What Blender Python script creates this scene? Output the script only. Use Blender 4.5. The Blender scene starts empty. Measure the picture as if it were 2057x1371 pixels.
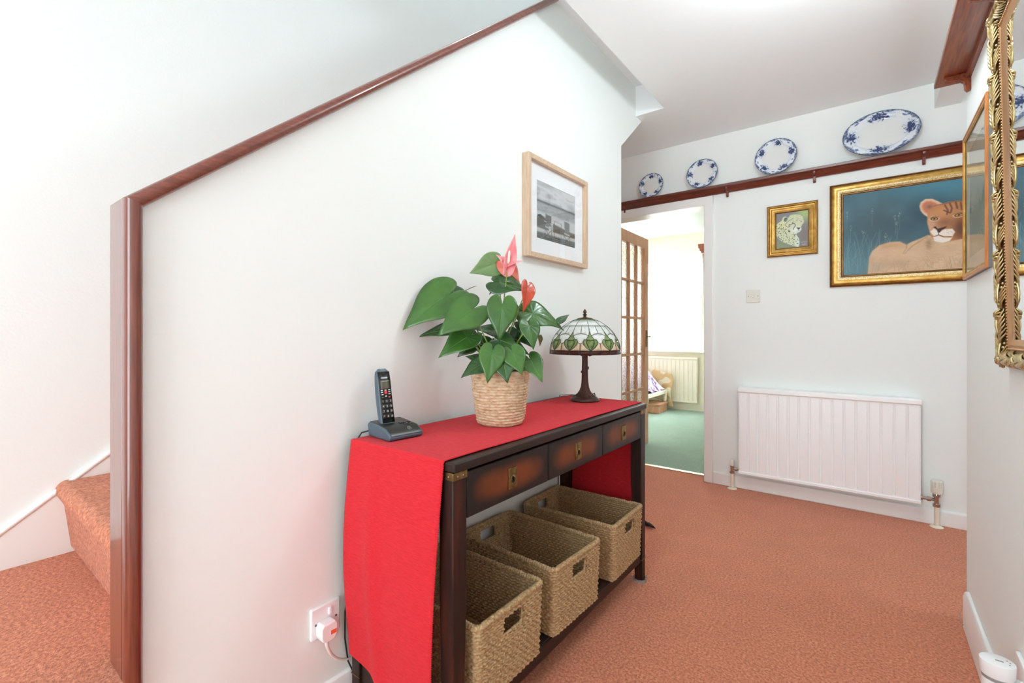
import bpy, bmesh, math, random
import numpy as np
from mathutils import Vector, Matrix

S = bpy.context.scene
COL = S.collection
PI = math.pi
R = math.radians

# ------------------------------------------------------------------ camera, world, light
YAW = math.atan(722 / 940.0)
EYE = 1.07
FPX = 935.0
cam_d = bpy.data.cameras.new('camera')
cam = bpy.data.objects.new('camera', cam_d)
COL.objects.link(cam)
cam_d.sensor_width = 36.0
cam_d.lens = 36.0 * FPX / 2057.0
cam_d.shift_y = -17.5 / 2057.0
cam_d.clip_start = 0.02
cam.location = (0, 0, EYE)
cam.rotation_euler = (PI / 2, 0, YAW)
S.camera = cam

S.view_settings.view_transform = 'Standard'
S.view_settings.look = 'None'
S.view_settings.exposure = 0.29
S.view_settings.gamma = 1.0
S.view_settings.use_curve_mapping = False
S.cycles.max_bounces = 16
S.cycles.diffuse_bounces = 10
S.cycles.transmission_bounces = 10
S.cycles.transparent_max_bounces = 16

world = bpy.data.worlds.new('daylight')
S.world = world
world.use_nodes = True
bg = world.node_tree.nodes['Background']
bg.inputs[0].default_value = (0.97, 0.98, 1.0, 1)
bg.inputs[1].default_value = 42.0

def area(name, loc, rot, sx, sy, power, col=(1, 1, 1)):
    d = bpy.data.lights.new(name, 'AREA')
    d.shape = 'RECTANGLE'; d.size = sx; d.size_y = sy; d.energy = power; d.color = col
    o = bpy.data.objects.new(name, d); COL.objects.link(o)
    o.location = loc; o.rotation_euler = rot
    return o
# added area light, unseen behind the camera; the front wall has no door
area('front_fill_light', (-0.62, -1.78, 1.2), (R(90), 0, 0), 1.1, 2.1, 41, (0.79, 0.935, 1.0))
# added area light high over the stairs, out of view; no landing window exists
area('landing_fill_light', (-1.53, -1.74, 3.75), (R(78), 0, 0), 0.95, 1.5, 8, (0.84, 0.95, 1.0))
# added fill light, out of view, brightening the upper stair wall
ld = bpy.data.lights.new('stair_fill_light', 'POINT'); ld.energy = 9; ld.shadow_soft_size = 0.12; ld.color = (0.86, 0.955, 1.0)
lo_ = bpy.data.objects.new('stair_fill_light', ld); COL.objects.link(lo_); lo_.location = (-1.5, 1.9, 4.4)
# added fill from the side passage for the hall's far end; no window there
area('side_passage_fill', (2.04, 2.75, 1.35), (R(90), 0, R(90)), 1.1, 1.6, 13, (0.84, 0.95, 1.0))
# added fill light that evens out the hall, unseen above the view's upper edge
pd = bpy.data.lights.new('hall_fill_light', 'POINT'); pd.energy = 15; pd.shadow_soft_size = 0.09; pd.color = (0.83, 0.95, 1.0)
po_ = bpy.data.objects.new('hall_fill_light', pd); COL.objects.link(po_); po_.location = (-0.10, 1.74, 2.24)
# bedroom window daylight is the sky itself; a portal aims the rays
pt = area('bedroom_window_portal', (-1.75, 6.66, 1.45), (R(-90), 0, 0), 2.0, 1.3, 1)
pt.data.cycles.is_portal = True

# ------------------------------------------------------------------ helpers
FW = (-math.sin(YAW), math.cos(YAW)); RT = (math.cos(YAW), math.sin(YAW))
def ray(px, py):
    a = (px - 1028.5) / FPX; b = (668.0 - py) / FPX
    return Vector((FW[0] + a * RT[0], FW[1] + a * RT[1], b))
def on_y(px, py, y):
    d = ray(px, py); t = y / d.y
    return Vector((d.x * t, y, EYE + d.z * t))
def at_v(px, py, v):
    d = ray(px, py)
    return Vector((d.x * v, d.y * v, EYE + d.z * v))

def lin(c):
    c = c / 255.0
    return c / 12.92 if c <= 0.04045 else ((c + 0.055) / 1.055) ** 2.4
def rgb(r, g, b): return (lin(r), lin(g), lin(b), 1.0)

class MB:
    def __init__(s): s.v = []; s.f = []
    def add(s, vs, fs):
        n = len(s.v); s.v += [tuple(p) for p in vs]
        s.f += [tuple(i + n for i in f) for f in fs]; return s
    def box(s, x0, x1, y0, y1, z0, z1):
        x0, x1 = min(x0, x1), max(x0, x1); y0, y1 = min(y0, y1), max(y0, y1); z0, z1 = min(z0, z1), max(z0, z1)
        return s.add([(x0,y0,z0),(x1,y0,z0),(x1,y1,z0),(x0,y1,z0),(x0,y0,z1),(x1,y0,z1),(x1,y1,z1),(x0,y1,z1)],
              [(0,3,2,1),(4,5,6,7),(0,1,5,4),(1,2,6,5),(2,3,7,6),(3,0,4,7)])
    def prism(s, poly, axis, a, b):
        def P(u, w, t): return {'x': (t, u, w), 'y': (u, t, w), 'z': (u, w, t)}[axis]
        n = len(poly)
        vs = [P(u, w, a) for u, w in poly] + [P(u, w, b) for u, w in poly]
        fs = [tuple(range(n))[::-1], tuple(range(n, 2 * n))] + [(i, (i + 1) % n, n + (i + 1) % n, n + i) for i in range(n)]
        return s.add(vs, fs)
    def grid(s, P, nu, nv, cu=False):
        """P(i, j) -> point ; nu x nv points"""
        vs = [P(i, j) for j in range(nv) for i in range(nu)]
        fs = []
        m = nu if cu else nu - 1
        for j in range(nv - 1):
            for i in range(m):
                i2 = (i + 1) % nu
                fs.append((j * nu + i, j * nu + i2, (j + 1) * nu + i2, (j + 1) * nu + i))
        return s.add(vs, fs)
    def lathe(s, prof, seg=32, c=(0, 0, 0), sx=1, sy=1):
        n = len(prof)
        vs = []
        for (r, z) in prof:
            for k in range(seg):
                a = 2 * PI * k / seg
                vs.append((c[0] + r * math.cos(a) * sx, c[1] + r * math.sin(a) * sy, c[2] + z))
        fs = []
        for j in range(n - 1):
            for k in range(seg):
                k2 = (k + 1) % seg
                fs.append((j*seg+k, j*seg+k2, (j+1)*seg+k2, (j+1)*seg+k))
        fs.append(tuple(range(seg))[::-1]); fs.append(tuple((n-1)*seg + k for k in range(seg)))
        return s.add(vs, fs)
    def tube(s, pts, rad, seg=8, closed=False, flat=1.0):
        pts = [Vector(p) for p in pts]; n = len(pts)
        rads = rad if isinstance(rad, (list, tuple)) else [rad] * n
        up = Vector((0, 0, 1)); vs = []
        prev = None
        for i, p in enumerate(pts):
            if closed: t = pts[(i + 1) % n] - pts[i - 1]
            else: t = pts[min(i + 1, n - 1)] - pts[max(i - 1, 0)]
            if t.length < 1e-9: t = Vector((0, 0, 1))
            t.normalize()
            if prev is None:
                a = t.cross(up)
                if a.length < 1e-3: a = t.cross(Vector((1, 0, 0)))
            else:
                a = prev - t * prev.dot(t)
                if a.length < 1e-6: a = t.cross(up)
            a.normalize(); prev = a; b = t.cross(a)
            for k in range(seg):
                th = 2 * PI * k / seg
                vs.append(p + a * math.cos(th) * rads[i] + b * math.sin(th) * rads[i] * flat)
        fs = []
        m = n if closed else n - 1
        for i in range(m):
            i2 = (i + 1) % n
            for k in range(seg):
                k2 = (k + 1) % seg
                fs.append((i*seg+k, i*seg+k2, i2*seg+k2, i2*seg+k))
        if not closed:
            fs.append(tuple(range(seg))[::-1]); fs.append(tuple((n-1)*seg+k for k in range(seg)))
        return s.add(vs, fs)
    def ball(s, c, rx, ry=None, rz=None, seg=12, rings=8):
        ry = rx if ry is None else ry; rz = rx if rz is None else rz
        prof = [(math.sin(PI * (j + .02) / (rings + .04)), -math.cos(PI * (j + .02) / (rings + .04))) for j in range(rings + 1)]
        vs = []; base = MB().lathe(prof, seg)
        return s.add([(c[0] + x * rx, c[1] + y * ry, c[2] + z * rz) for x, y, z in base.v], base.f)
    def moved(s, M):
        s.v = [tuple(M @ Vector(p)) for p in s.v]; return s
    def mesh(s, name, smooth=None, recalc=True):
        me = bpy.data.meshes.new(name)
        me.from_pydata(s.v, [], s.f)
        if recalc and len(s.f) < 60000:
            bm = bmesh.new(); bm.from_mesh(me)
            bmesh.ops.recalc_face_normals(bm, faces=bm.faces); bm.to_mesh(me); bm.free()
        me.update()
        if smooth:
            me.shade_smooth()
            if smooth < 179: me.set_sharp_from_angle(angle=R(smooth))
        return me

def tag(o, label=None, cat=None, group=None, kind=None):
    if label: o['label'] = label
    if cat: o['category'] = cat
    if group: o['group'] = group
    if kind: o['kind'] = kind
    return o
def obj(name, mb, m, parent=None, smooth=None, w=False, bev=0, seg=2):
    """w: the builder's vertices are in world space and the parent sits at its own location"""
    me = mb if isinstance(mb, bpy.types.Mesh) else None
    if me is None:
        if w and parent is not None:
            inv = WORLD[parent.name].inverted()
            mb.v = [tuple(inv @ Vector(p)) for p in mb.v]
        me = mb.mesh(name, smooth)
    if not me.materials: me.materials.append(m)
    o = bpy.data.objects.new(name, me); COL.objects.link(o)
    if parent is not None: o.parent = parent
    WORLD[o.name] = WORLD[parent.name].copy() if parent is not None else Matrix.Identity(4)
    if bev:
        b = o.modifiers.new('bevel', 'BEVEL'); b.width = bev; b.segments = seg; b.limit_method = 'ANGLE'; b.angle_limit = R(35)
        if smooth is None:
            me.shade_smooth(); me.set_sharp_from_angle(angle=R(50))
    return o
WORLD = {}
def thing(name, label, cat, loc=(0, 0, 0), rotz=0, group=None, rot=None):
    o = bpy.data.objects.new(name, None); COL.objects.link(o)
    o.empty_display_size = 0.05
    o.location = loc; o.rotation_euler = rot if rot else (0, 0, rotz)
    tag(o, label, cat, group)
    from mathutils import Euler
    WORLD[o.name] = Matrix.Translation(loc) @ Euler(o.rotation_euler).to_matrix().to_4x4()
    return o
def struct(name, mb, m, parent=None, **k):
    o = obj(name, mb, m, parent, **k)
    if parent is None: o['kind'] = 'structure'
    return o
def sempty(name, loc=(0, 0, 0)):
    o = bpy.data.objects.new(name, None); COL.objects.link(o); o.location = loc; o['kind'] = 'structure'
    WORLD[o.name] = Matrix.Translation(loc)
    return o
def dup(o, parent=None):
    c = o.copy(); COL.objects.link(c); c.parent = parent
    WORLD[c.name] = WORLD[o.name].copy()
    return c
def copy_tree(root, loc, rotz):
    r = dup(root); r.location = loc; r.rotation_euler = (0, 0, rotz)
    for ch in list(root.children):
        c = dup(ch, r)
        for g in list(ch.children): dup(g, c)
    return r

# ------------------------------------------------------------------ materials
def new_mat(name):
    m = bpy.data.materials.new(name); m.use_nodes = True
    nt = m.node_tree; p = nt.nodes['Principled BSDF']
    return m, nt, p
def node(nt, t, **kw):
    n = nt.nodes.new(t)
    for k, v in kw.items(): setattr(n, k, v)
    return n
def mat(name, c, rough=0.5, metal=0.0, c2=None, scale=20, stretch=None, detail=4, bump=0, bscale=None, spec=None, coat=0, sheen=0, contrast=(0.35, 0.65), kind='noise', trans=0):
    m, nt, p = new_mat(name)
    p.inputs['Base Color'].default_value = c
    p.inputs['Roughness'].default_value = rough
    p.inputs['Metallic'].default_value = metal
    if spec is not None: p.inputs['Specular IOR Level'].default_value = spec
    if coat: p.inputs['Coat Weight'].default_value = coat; p.inputs['Coat Roughness'].default_value = 0.12
    if sheen: p.inputs['Sheen Weight'].default_value = sheen; p.inputs['Sheen Roughness'].default_value = 0.6
    if trans: p.inputs['Transmission Weight'].default_value = trans
    tc = node(nt, 'ShaderNodeTexCoord'); mp = node(nt, 'ShaderNodeMapping')
    nt.links.new(tc.outputs['Object'], mp.inputs[0])
    if stretch: mp.inputs['Scale'].default_value = stretch
    if c2 is not None:
        if kind == 'wave':
            t = node(nt, 'ShaderNodeTexWave'); t.inputs['Scale'].default_value = scale; t.inputs['Distortion'].default_value = 6; t.inputs['Detail'].default_value = detail
        else:
            t = node(nt, 'ShaderNodeTexNoise'); t.inputs['Scale'].default_value = scale; t.inputs['Detail'].default_value = detail
        nt.links.new(mp.outputs[0], t.inputs['Vector'])
        cr = node(nt, 'ShaderNodeValToRGB')
        cr.color_ramp.elements[0].position = contrast[0]; cr.color_ramp.elements[1].position = contrast[1]
        cr.color_ramp.elements[0].color = c; cr.color_ramp.elements[1].color = c2
        nt.links.new(t.outputs['Fac' if 'Fac' in t.outputs else 0], cr.inputs[0]); nt.links.new(cr.outputs[0], p.inputs['Base Color'])
    if bump:
        b = node(nt, 'ShaderNodeBump'); b.inputs['Strength'].default_value = bump; b.inputs['Distance'].default_value = 0.004
        n2 = node(nt, 'ShaderNodeTexNoise'); n2.inputs['Scale'].default_value = bscale or scale; n2.inputs['Detail'].default_value = 5
        nt.links.new(mp.outputs[0], n2.inputs['Vector']); nt.links.new(n2.outputs[0], b.inputs['Height']); nt.links.new(b.outputs[0], p.inputs['Normal'])
    return m
def vcol_mat(name, rough=0.5, coat=0.0, bump=0.0, bscale=200):
    m, nt, p = new_mat(name)
    a = node(nt, 'ShaderNodeVertexColor', layer_name='Col')
    nt.links.new(a.outputs[0], p.inputs['Base Color']); p.inputs['Roughness'].default_value = rough
    if coat: p.inputs['Coat Weight'].default_value = coat; p.inputs['Coat Roughness'].default_value = 0.08
    if bump:
        tc = node(nt, 'ShaderNodeTexCoord'); b = node(nt, 'ShaderNodeBump'); b.inputs['Strength'].default_value = bump; b.inputs['Distance'].default_value = .002
        n2 = node(nt, 'ShaderNodeTexNoise'); n2.inputs['Scale'].default_value = bscale
        nt.links.new(tc.outputs['Object'], n2.inputs['Vector']); nt.links.new(n2.outputs[0], b.inputs['Height']); nt.links.new(b.outputs[0], p.inputs['Normal'])
    return m

def carpet_mat(name, ca, cb, cc):
    m, nt, p = new_mat(name)
    p.inputs['Roughness'].default_value = 1.0; p.inputs['Specular IOR Level'].default_value = 0.1
    p.inputs['Sheen Weight'].default_value = 0.25; p.inputs['Sheen Roughness'].default_value = 0.5
    tc = node(nt, 'ShaderNodeTexCoord')
    a = node(nt, 'ShaderNodeTexNoise'); a.inputs['Scale'].default_value = 120; a.inputs['Detail'].default_value = 4; a.inputs['Roughness'].default_value = .75
    b = node(nt, 'ShaderNodeTexNoise'); b.inputs['Scale'].default_value = 7; b.inputs['Detail'].default_value = 5
    for n in (a, b): nt.links.new(tc.outputs['Object'], n.inputs['Vector'])
    cr = node(nt, 'ShaderNodeValToRGB')
    e = cr.color_ramp.elements; e[0].position = 0.33; e[0].color = ca; e[1].position = 0.66; e[1].color = cc
    mid = cr.color_ramp.elements.new(0.5); mid.color = cb
    nt.links.new(a.outputs[0], cr.inputs[0])
    mx = node(nt, 'ShaderNodeMix', data_type='RGBA', blend_type='MULTIPLY')
    cr2 = node(nt, 'ShaderNodeValToRGB'); cr2.color_ramp.elements[0].position = .35; cr2.color_ramp.elements[1].position = .62
    cr2.color_ramp.elements[0].color = (.94, .93, .93, 1); cr2.color_ramp.elements[1].color = (1, 1, 1, 1)
    nt.links.new(b.outputs[0], cr2.inputs[0])
    mx.inputs['Factor'].default_value = 1.0
    nt.links.new(cr.outputs[0], mx.inputs['A']); nt.links.new(cr2.outputs[0], mx.inputs['B'])
    nt.links.new(mx.outputs['Result'], p.inputs['Base Color'])
    bp = node(nt, 'ShaderNodeBump'); bp.inputs['Strength'].default_value = 0.9; bp.inputs['Distance'].default_value = .006
    nt.links.new(a.outputs[0], bp.inputs['Height']); nt.links.new(bp.outputs[0], p.inputs['Normal'])
    return m

M = {}
M['wall'] = mat('painted_plaster', rgb(238, 242, 240), 0.75, bump=0.05, bscale=60)
M['stairwall'] = mat('stair_wall_paint', rgb(240, 243, 242), 0.75, bump=0.12, bscale=120)
M['ceiling'] = mat('ceiling_paint', rgb(241, 245, 246), 0.8, bump=0.04, bscale=40)
M['gloss'] = mat('white_gloss_wood', rgb(238, 237, 235), 0.32)
M['cream'] = mat('cream_bedroom_paint', rgb(248, 242, 228), 0.8)
M['carpet'] = carpet_mat('terracotta_carpet', rgb(160, 84, 56), rgb(213, 126, 90), rgb(240, 164, 128))
M['green'] = carpet_mat('green_carpet', rgb(128, 160, 146), rgb(150, 178, 164), rgb(166, 194, 180))
M['mahog'] = mat('mahogany_varnish', rgb(98, 40, 26), 0.3, c2=rgb(122, 56, 38), scale=10, stretch=(20, 20, 1.0), coat=1.0)
M['mahog_y'] = mat('mahogany_rail', rgb(104, 46, 32), 0.3, c2=rgb(130, 64, 46), scale=9, stretch=(20, 1.2, 20), coat=0.8)
M['mahog_x'] = mat('mahogany_shelf', rgb(88, 38, 28), 0.3, c2=rgb(122, 60, 44), scale=9, stretch=(1.2, 14, 14), coat=0.3)
M['shelf_red'] = mat('red_brown_shelf', rgb(112, 48, 22), 0.3, c2=rgb(150, 74, 40), scale=9, stretch=(14, 1.2, 14), coat=0.3)
M['espresso'] = mat('espresso_wood', rgb(36, 25, 22), 0.4, c2=rgb(48, 30, 24), scale=10, stretch=(12, 1.5, 12), spec=.3)
M['brass'] = mat('aged_brass', rgb(150, 124, 78), 0.36, 1.0, c2=rgb(116, 96, 62), scale=60)
M['darkhole'] = mat('dark_recess', rgb(26, 24, 20), 0.5)
M['redcloth'] = mat('red_cotton', rgb(200, 30, 42), 0.9, c2=rgb(214, 42, 52), scale=500, stretch=(.1, 1, 1), bump=0.25, bscale=600, sheen=0.08, spec=0.2)
M['seagrass'] = mat('seagrass', rgb(148, 114, 76), 0.85, c2=rgb(204, 174, 130), scale=150, stretch=(1, 1, 1.6), bump=0.3, bscale=700, contrast=(.3, .68))
M['rope'] = mat('water_hyacinth_rope', rgb(186, 148, 110), 0.85, c2=rgb(220, 196, 164), scale=55, stretch=(1, 1, 2.4), bump=0.4, bscale=260, contrast=(.32, .6))
M['leaf'] = mat('anthurium_leaf', rgb(42, 84, 27), 0.3, c2=rgb(66, 112, 40), scale=9, coat=0.25, bump=0.08, bscale=60)
M['leaf2'] = mat('anthurium_leaf_dark', rgb(26, 62, 22), 0.26, c2=rgb(44, 88, 30), scale=9, coat=0.35, bump=0.08, bscale=60)
M['leafback'] = mat('anthurium_leaf_underside', rgb(96, 130, 78), 0.5, c2=rgb(120, 150, 98), scale=12)
M['leafbrown'] = mat('ageing_leaf', rgb(110, 92, 48), 0.5, c2=rgb(84, 104, 56), scale=18)
M['stem'] = mat('leaf_stalk', rgb(112, 150, 56), 0.45, c2=rgb(150, 172, 84), scale=16)
M['vein'] = mat('leaf_vein', rgb(92, 140, 70), 0.4)
M['pink'] = mat('pink_spathe', rgb(228, 120, 128), 0.3, c2=rgb(240, 176, 176), scale=14, coat=0.3)
M['salmon'] = mat('salmon_spathe', rgb(206, 96, 80), 0.35, c2=rgb(226, 136, 116), scale=22, coat=0.2)
M['orange'] = mat('orange_spathe', rgb(172, 50, 22), 0.3, c2=rgb(200, 78, 40), scale=24, coat=0.3)
M['spadix'] = mat('cream_spadix', rgb(244, 226, 214), 0.6)
M['soil'] = mat('compost', rgb(40, 28, 20), 0.95, bump=0.6, bscale=120)
M['bronze'] = mat('bronze_resin', rgb(62, 36, 28), 0.35, 0.25, c2=rgb(84, 52, 40), scale=18, stretch=(3, 3, .6))
M['lead'] = mat('lead_came', rgb(72, 70, 66), 0.5, 0.6)
def glass_piece(name, c, c2, scale=28, contrast=(.35, .65)):
    m, nt, p = new_mat(name)
    tc = node(nt, 'ShaderNodeTexCoord'); t = node(nt, 'ShaderNodeTexNoise'); t.inputs['Scale'].default_value = scale; t.inputs['Detail'].default_value = 3
    nt.links.new(tc.outputs['Object'], t.inputs['Vector'])
    cr = node(nt, 'ShaderNodeValToRGB'); cr.color_ramp.elements[0].position = contrast[0]; cr.color_ramp.elements[1].position = contrast[1]
    cr.color_ramp.elements[0].color = c; cr.color_ramp.elements[1].color = c2
    nt.links.new(t.outputs[0], cr.inputs[0]); nt.links.new(cr.outputs[0], p.inputs['Base Color'])
    p.inputs['Roughness'].default_value = 0.16
    tl = node(nt, 'ShaderNodeBsdfTranslucent'); nt.links.new(cr.outputs[0], tl.inputs[0])
    mx = node(nt, 'ShaderNodeMixShader'); mx.inputs[0].default_value = 0.22
    nt.links.new(p.outputs[0], mx.inputs[1]); nt.links.new(tl.outputs[0], mx.inputs[2])
    nt.links.new(mx.outputs[0], nt.nodes['Material Output'].inputs[0])
    return m
M['g_white'] = glass_piece('opal_white_glass', rgb(232, 238, 232), rgb(246, 248, 246))
M['g_green'] = glass_piece('green_glass', rgb(88, 118, 58), rgb(150, 172, 104), 40)
M['g_light'] = glass_piece('pale_green_glass', rgb(122, 150, 84), rgb(176, 190, 136), 40)
M['g_amber'] = glass_piece('pale_amber_glass', rgb(232, 208, 172), rgb(240, 230, 208), 30)
M['g_brown'] = glass_piece('red_brown_glass', rgb(74, 34, 24), rgb(104, 52, 38), 30)
M['gold'] = mat('gold_leaf_frame', rgb(206, 166, 92), 0.36, 0.75, c2=rgb(178, 132, 60), scale=30, bump=0.1, bscale=120)
M['golddark'] = mat('dark_gold_edge', rgb(120, 78, 34), 0.4, 0.6, c2=rgb(150, 104, 50), scale=40)
M['goldpale'] = mat('pale_speckled_gold', rgb(226, 204, 160), 0.4, 0.5, c2=rgb(196, 160, 96), scale=160, contrast=(.42, .6))
M['antique'] = mat('antique_gilt', rgb(214, 194, 148), 0.3, 0.8, c2=rgb(172, 146, 96), scale=40)
M['antique_d'] = mat('antique_gilt_ground', rgb(112, 88, 54), 0.45, 0.7)
M['copper'] = mat('rose_gold_edge', rgb(196, 148, 104), 0.32, 0.7)
M['mirror'] = mat('mirror_glass', (0.93, 0.95, 0.95, 1), 0.01, 1.0)
M['oak'] = mat('pale_oak', rgb(198, 170, 142), 0.5, c2=rgb(212, 188, 162), scale=14, stretch=(8, 1, 8))
M['oak_z'] = mat('pale_oak_upright', rgb(198, 170, 142), 0.5, c2=rgb(212, 188, 162), scale=14, stretch=(8, 8, 1))
M['mount'] = mat('white_mount_board', rgb(240, 243, 246), 0.7)
M['beige_mount'] = mat('beige_mount_board', rgb(196, 186, 164), 0.8)
M['orangewood'] = mat('orange_wood_frame', rgb(176, 102, 44), 0.35, c2=rgb(196, 122, 60), scale=20, stretch=(6, 6, 1))
M['greyedge'] = mat('grey_frame_edge', rgb(112, 108, 104), 0.5)
M['paint_pic'] = vcol_mat('oil_painting', 0.55, bump=0.15, bscale=300)
M['print_pic'] = vcol_mat('photo_print', 0.5)
M['china'] = vcol_mat('blue_and_white_china', 0.12, coat=0.4)
M['rad'] = mat('radiator_enamel', rgb(250, 250, 250), 0.35)
M['chrome'] = mat('chrome', rgb(190, 184, 180), 0.15, 1.0)
M['ivory'] = mat('ivory_plastic', rgb(232, 224, 204), 0.4)
M['whiteplastic'] = mat('white_plastic', rgb(242, 243, 244), 0.3)
M['offplastic'] = mat('aged_white_plastic', rgb(226, 224, 212), 0.4)
M['greyband'] = mat('grey_band', rgb(150, 148, 146), 0.4)
M['orangelabel'] = mat('orange_fuse_label', rgb(236, 106, 70), 0.5)
M['cable_w'] = mat('white_flex', rgb(228, 226, 218), 0.45)
M['cable_b'] = mat('black_flex', rgb(26, 28, 30), 0.4)
M['phone_blue'] = mat('slate_plastic', rgb(74, 92, 104), 0.35, c2=rgb(80, 98, 110), scale=200)
M['phone_black'] = mat('black_plastic', rgb(22, 23, 24), 0.22)
M['phone_top'] = mat('charcoal_plastic', rgb(44, 44, 40), 0.3)
M['lcd'] = mat('grey_lcd', rgb(96, 94, 82), 0.2)
M['keywhite'] = mat('key_marking', rgb(214, 218, 222), 0.4)
M['keyred'] = mat('red_key', rgb(220, 60, 70), 0.35)
M['silver'] = mat('silver_print', rgb(176, 176, 170), 0.3, 0.6)
M['doorwood'] = mat('cedar_door', rgb(186, 132, 104), 0.4, c2=rgb(206, 156, 128), scale=8, stretch=(10, 10, 1), coat=0.15)
M['fabric_fl'] = vcol_mat('floral_duvet', 0.9)
M['quilt'] = mat('peach_quilt', rgb(240, 230, 206), 0.9, c2=rgb(222, 190, 142), scale=9, contrast=(.48, .52), detail=0)
M['creamwood'] = mat('cream_wood', rgb(246, 240, 228), 0.4)
M['blind'] = mat('blind_fabric', rgb(244, 246, 246), 0.8)
M['upvc'] = mat('white_upvc', rgb(246, 246, 246), 0.3)
M['black'] = mat('black_iron', rgb(24, 26, 28), 0.35, 0.3)
M['cupglass'] = mat('clear_cup', rgb(220, 214, 208), 0.12, trans=0.7)
M['strip'] = mat('threshold_metal', rgb(222, 206, 166), 0.3, 0.8)
# blinds let daylight through the cloth
def blind_mat():
    m, nt, p = new_mat('vertical_blind_cloth')
    p.inputs['Base Color'].default_value = rgb(240, 244, 244); p.inputs['Roughness'].default_value = .8
    tl = node(nt, 'ShaderNodeBsdfTranslucent'); tl.inputs[0].default_value = rgb(236, 244, 242)
    mx = node(nt, 'ShaderNodeMixShader'); mx.inputs[0].default_value = .08
    nt.links.new(p.outputs[0], mx.inputs[1]); nt.links.new(tl.outputs[0], mx.inputs[2]); nt.links.new(mx.outputs[0], nt.nodes['Material Output'].inputs[0])
    return m
M['blind'] = blind_mat()
def clear_glass(name, rough=0.0, tint=(1, 1, 1, 1), gloss=0.08, bump=0.0):
    m, nt, p = new_mat(name)
    tr = node(nt, 'ShaderNodeBsdfTransparent'); tr.inputs[0].default_value = tint
    gl = node(nt, 'ShaderNodeBsdfGlossy'); gl.inputs['Roughness'].default_value = rough
    lw = node(nt, 'ShaderNodeFresnel'); lw.inputs[0].default_value = 1.5
    mx = node(nt, 'ShaderNodeMixShader')
    ge = node(nt, 'ShaderNodeNewGeometry'); iv = node(nt, 'ShaderNodeMath', operation='SUBTRACT'); iv.inputs[0].default_value = 1.0; nt.links.new(ge.outputs['Backfacing'], iv.inputs[1])
    mu = node(nt, 'ShaderNodeMath', operation='MULTIPLY'); nt.links.new(lw.outputs[0], mu.inputs[0]); nt.links.new(iv.outputs[0], mu.inputs[1])
    nt.links.new(mu.outputs[0], mx.inputs[0]); nt.links.new(tr.outputs[0], mx.inputs[1]); nt.links.new(gl.outputs[0], mx.inputs[2])
    nt.links.new(mx.outputs[0], nt.nodes['Material Output'].inputs[0])
    if bump:
        tc = node(nt, 'ShaderNodeTexCoord'); b = node(nt, 'ShaderNodeBump'); b.inputs['Strength'].default_value = bump
        n2 = node(nt, 'ShaderNodeTexNoise'); n2.inputs['Scale'].default_value = 45
        nt.links.new(tc.outputs['Object'], n2.inputs['Vector']); nt.links.new(n2.outputs[0], b.inputs['Height'])
        nt.links.new(b.outputs[0], gl.inputs['Normal']); nt.links.new(b.outputs[0], lw.inputs['Normal'])
    return m
M['glass'] = clear_glass('picture_glass')
def obscure_glass():
    m, nt, p = new_mat('obscure_door_glass')
    p.inputs['Base Color'].default_value = (0.96, 0.97, 0.96, 1); p.inputs['Roughness'].default_value = .08
    p.inputs['Transmission Weight'].default_value = 1.0; p.inputs['IOR'].default_value = 1.2
    tc = node(nt, 'ShaderNodeTexCoord'); b = node(nt, 'ShaderNodeBump'); b.inputs['Strength'].default_value = .5; b.inputs['Distance'].default_value = .01
    n2 = node(nt, 'ShaderNodeTexNoise'); n2.inputs['Scale'].default_value = 60
    nt.links.new(tc.outputs['Object'], n2.inputs['Vector']); nt.links.new(n2.outputs[0], b.inputs['Height']); nt.links.new(b.outputs[0], p.inputs['Normal'])
    return m
M['obscure'] = obscure_glass()

# ------------------------------------------------------------------ the setting
XL, XLI = -1.2, -1.29        # hall wall under the stairs: hall face, stair face
XS = -2.05                   # far wall of the stairs
XR = 0.288                   # right hall wall
YB, YB2 = 3.509, 3.66        # wall with the door
ZC = 2.468
SL = 0.828                   # stair pitch
def ztop(y): return 1.318 + SL * (y - 0.284)
def zsof(y): return 2.208 + SL * (y - 2.655)

struct('floor', MB().box(XS - .1, 2.2, -1.9, YB2 - .01, -.1, 0), M['carpet'])
# ceiling with the slot beside the stairs
c = MB()
c.box(-1.015, 2.2, -1.9, YB + .02, ZC, ZC + .2)
c.box(XS, -1.015, 2.875, YB + .02, ZC, ZC + .2)
c.box(XL - .02, -1.015, 1.86, 2.875, 2.66, 2.70)
struct('ceiling', c, M['ceiling'])
# wall under the stairs
y0 = 0.292
poly = [(y0, 0), (2.655, 0), (2.655, zsof(2.655)), (2.97, zsof(2.97)), (2.97, 2.66), (0.284 + (2.66 - 1.318) / SL, 2.66), (y0, ztop(y0))]
wl = MB()
wl.prism(poly, 'x', XLI, XL)
struct('wall_left', wl, M['wall'])
# wall above the slot's lid: closes the landing
struct('wall_landing', MB().box(XLI, XL, 1.92, 4.0, 2.70, 4.9).box(XS, -1.015, 3.9, 4.0, 2.67, 4.9).box(-1.015, -.95, -1.9, 4.0, 2.67, 4.9), M['stairwall'])
struct('wall_stairs', MB().box(XS - .1, XS, -1.9, 4.0, 0, 4.9), M['stairwall'])
struct('ceiling_landing', MB().box(XS - .1, -.95, -1.9, 4.0, 4.9, 5.0), M['ceiling'])
# front of the house behind the camera: solid, two added area lights stand just before it
fr = MB().box(XS - .1, 2.2, -1.9, -1.8, 0, 5.0)
struct('wall_front', fr, M['wall'])
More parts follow.
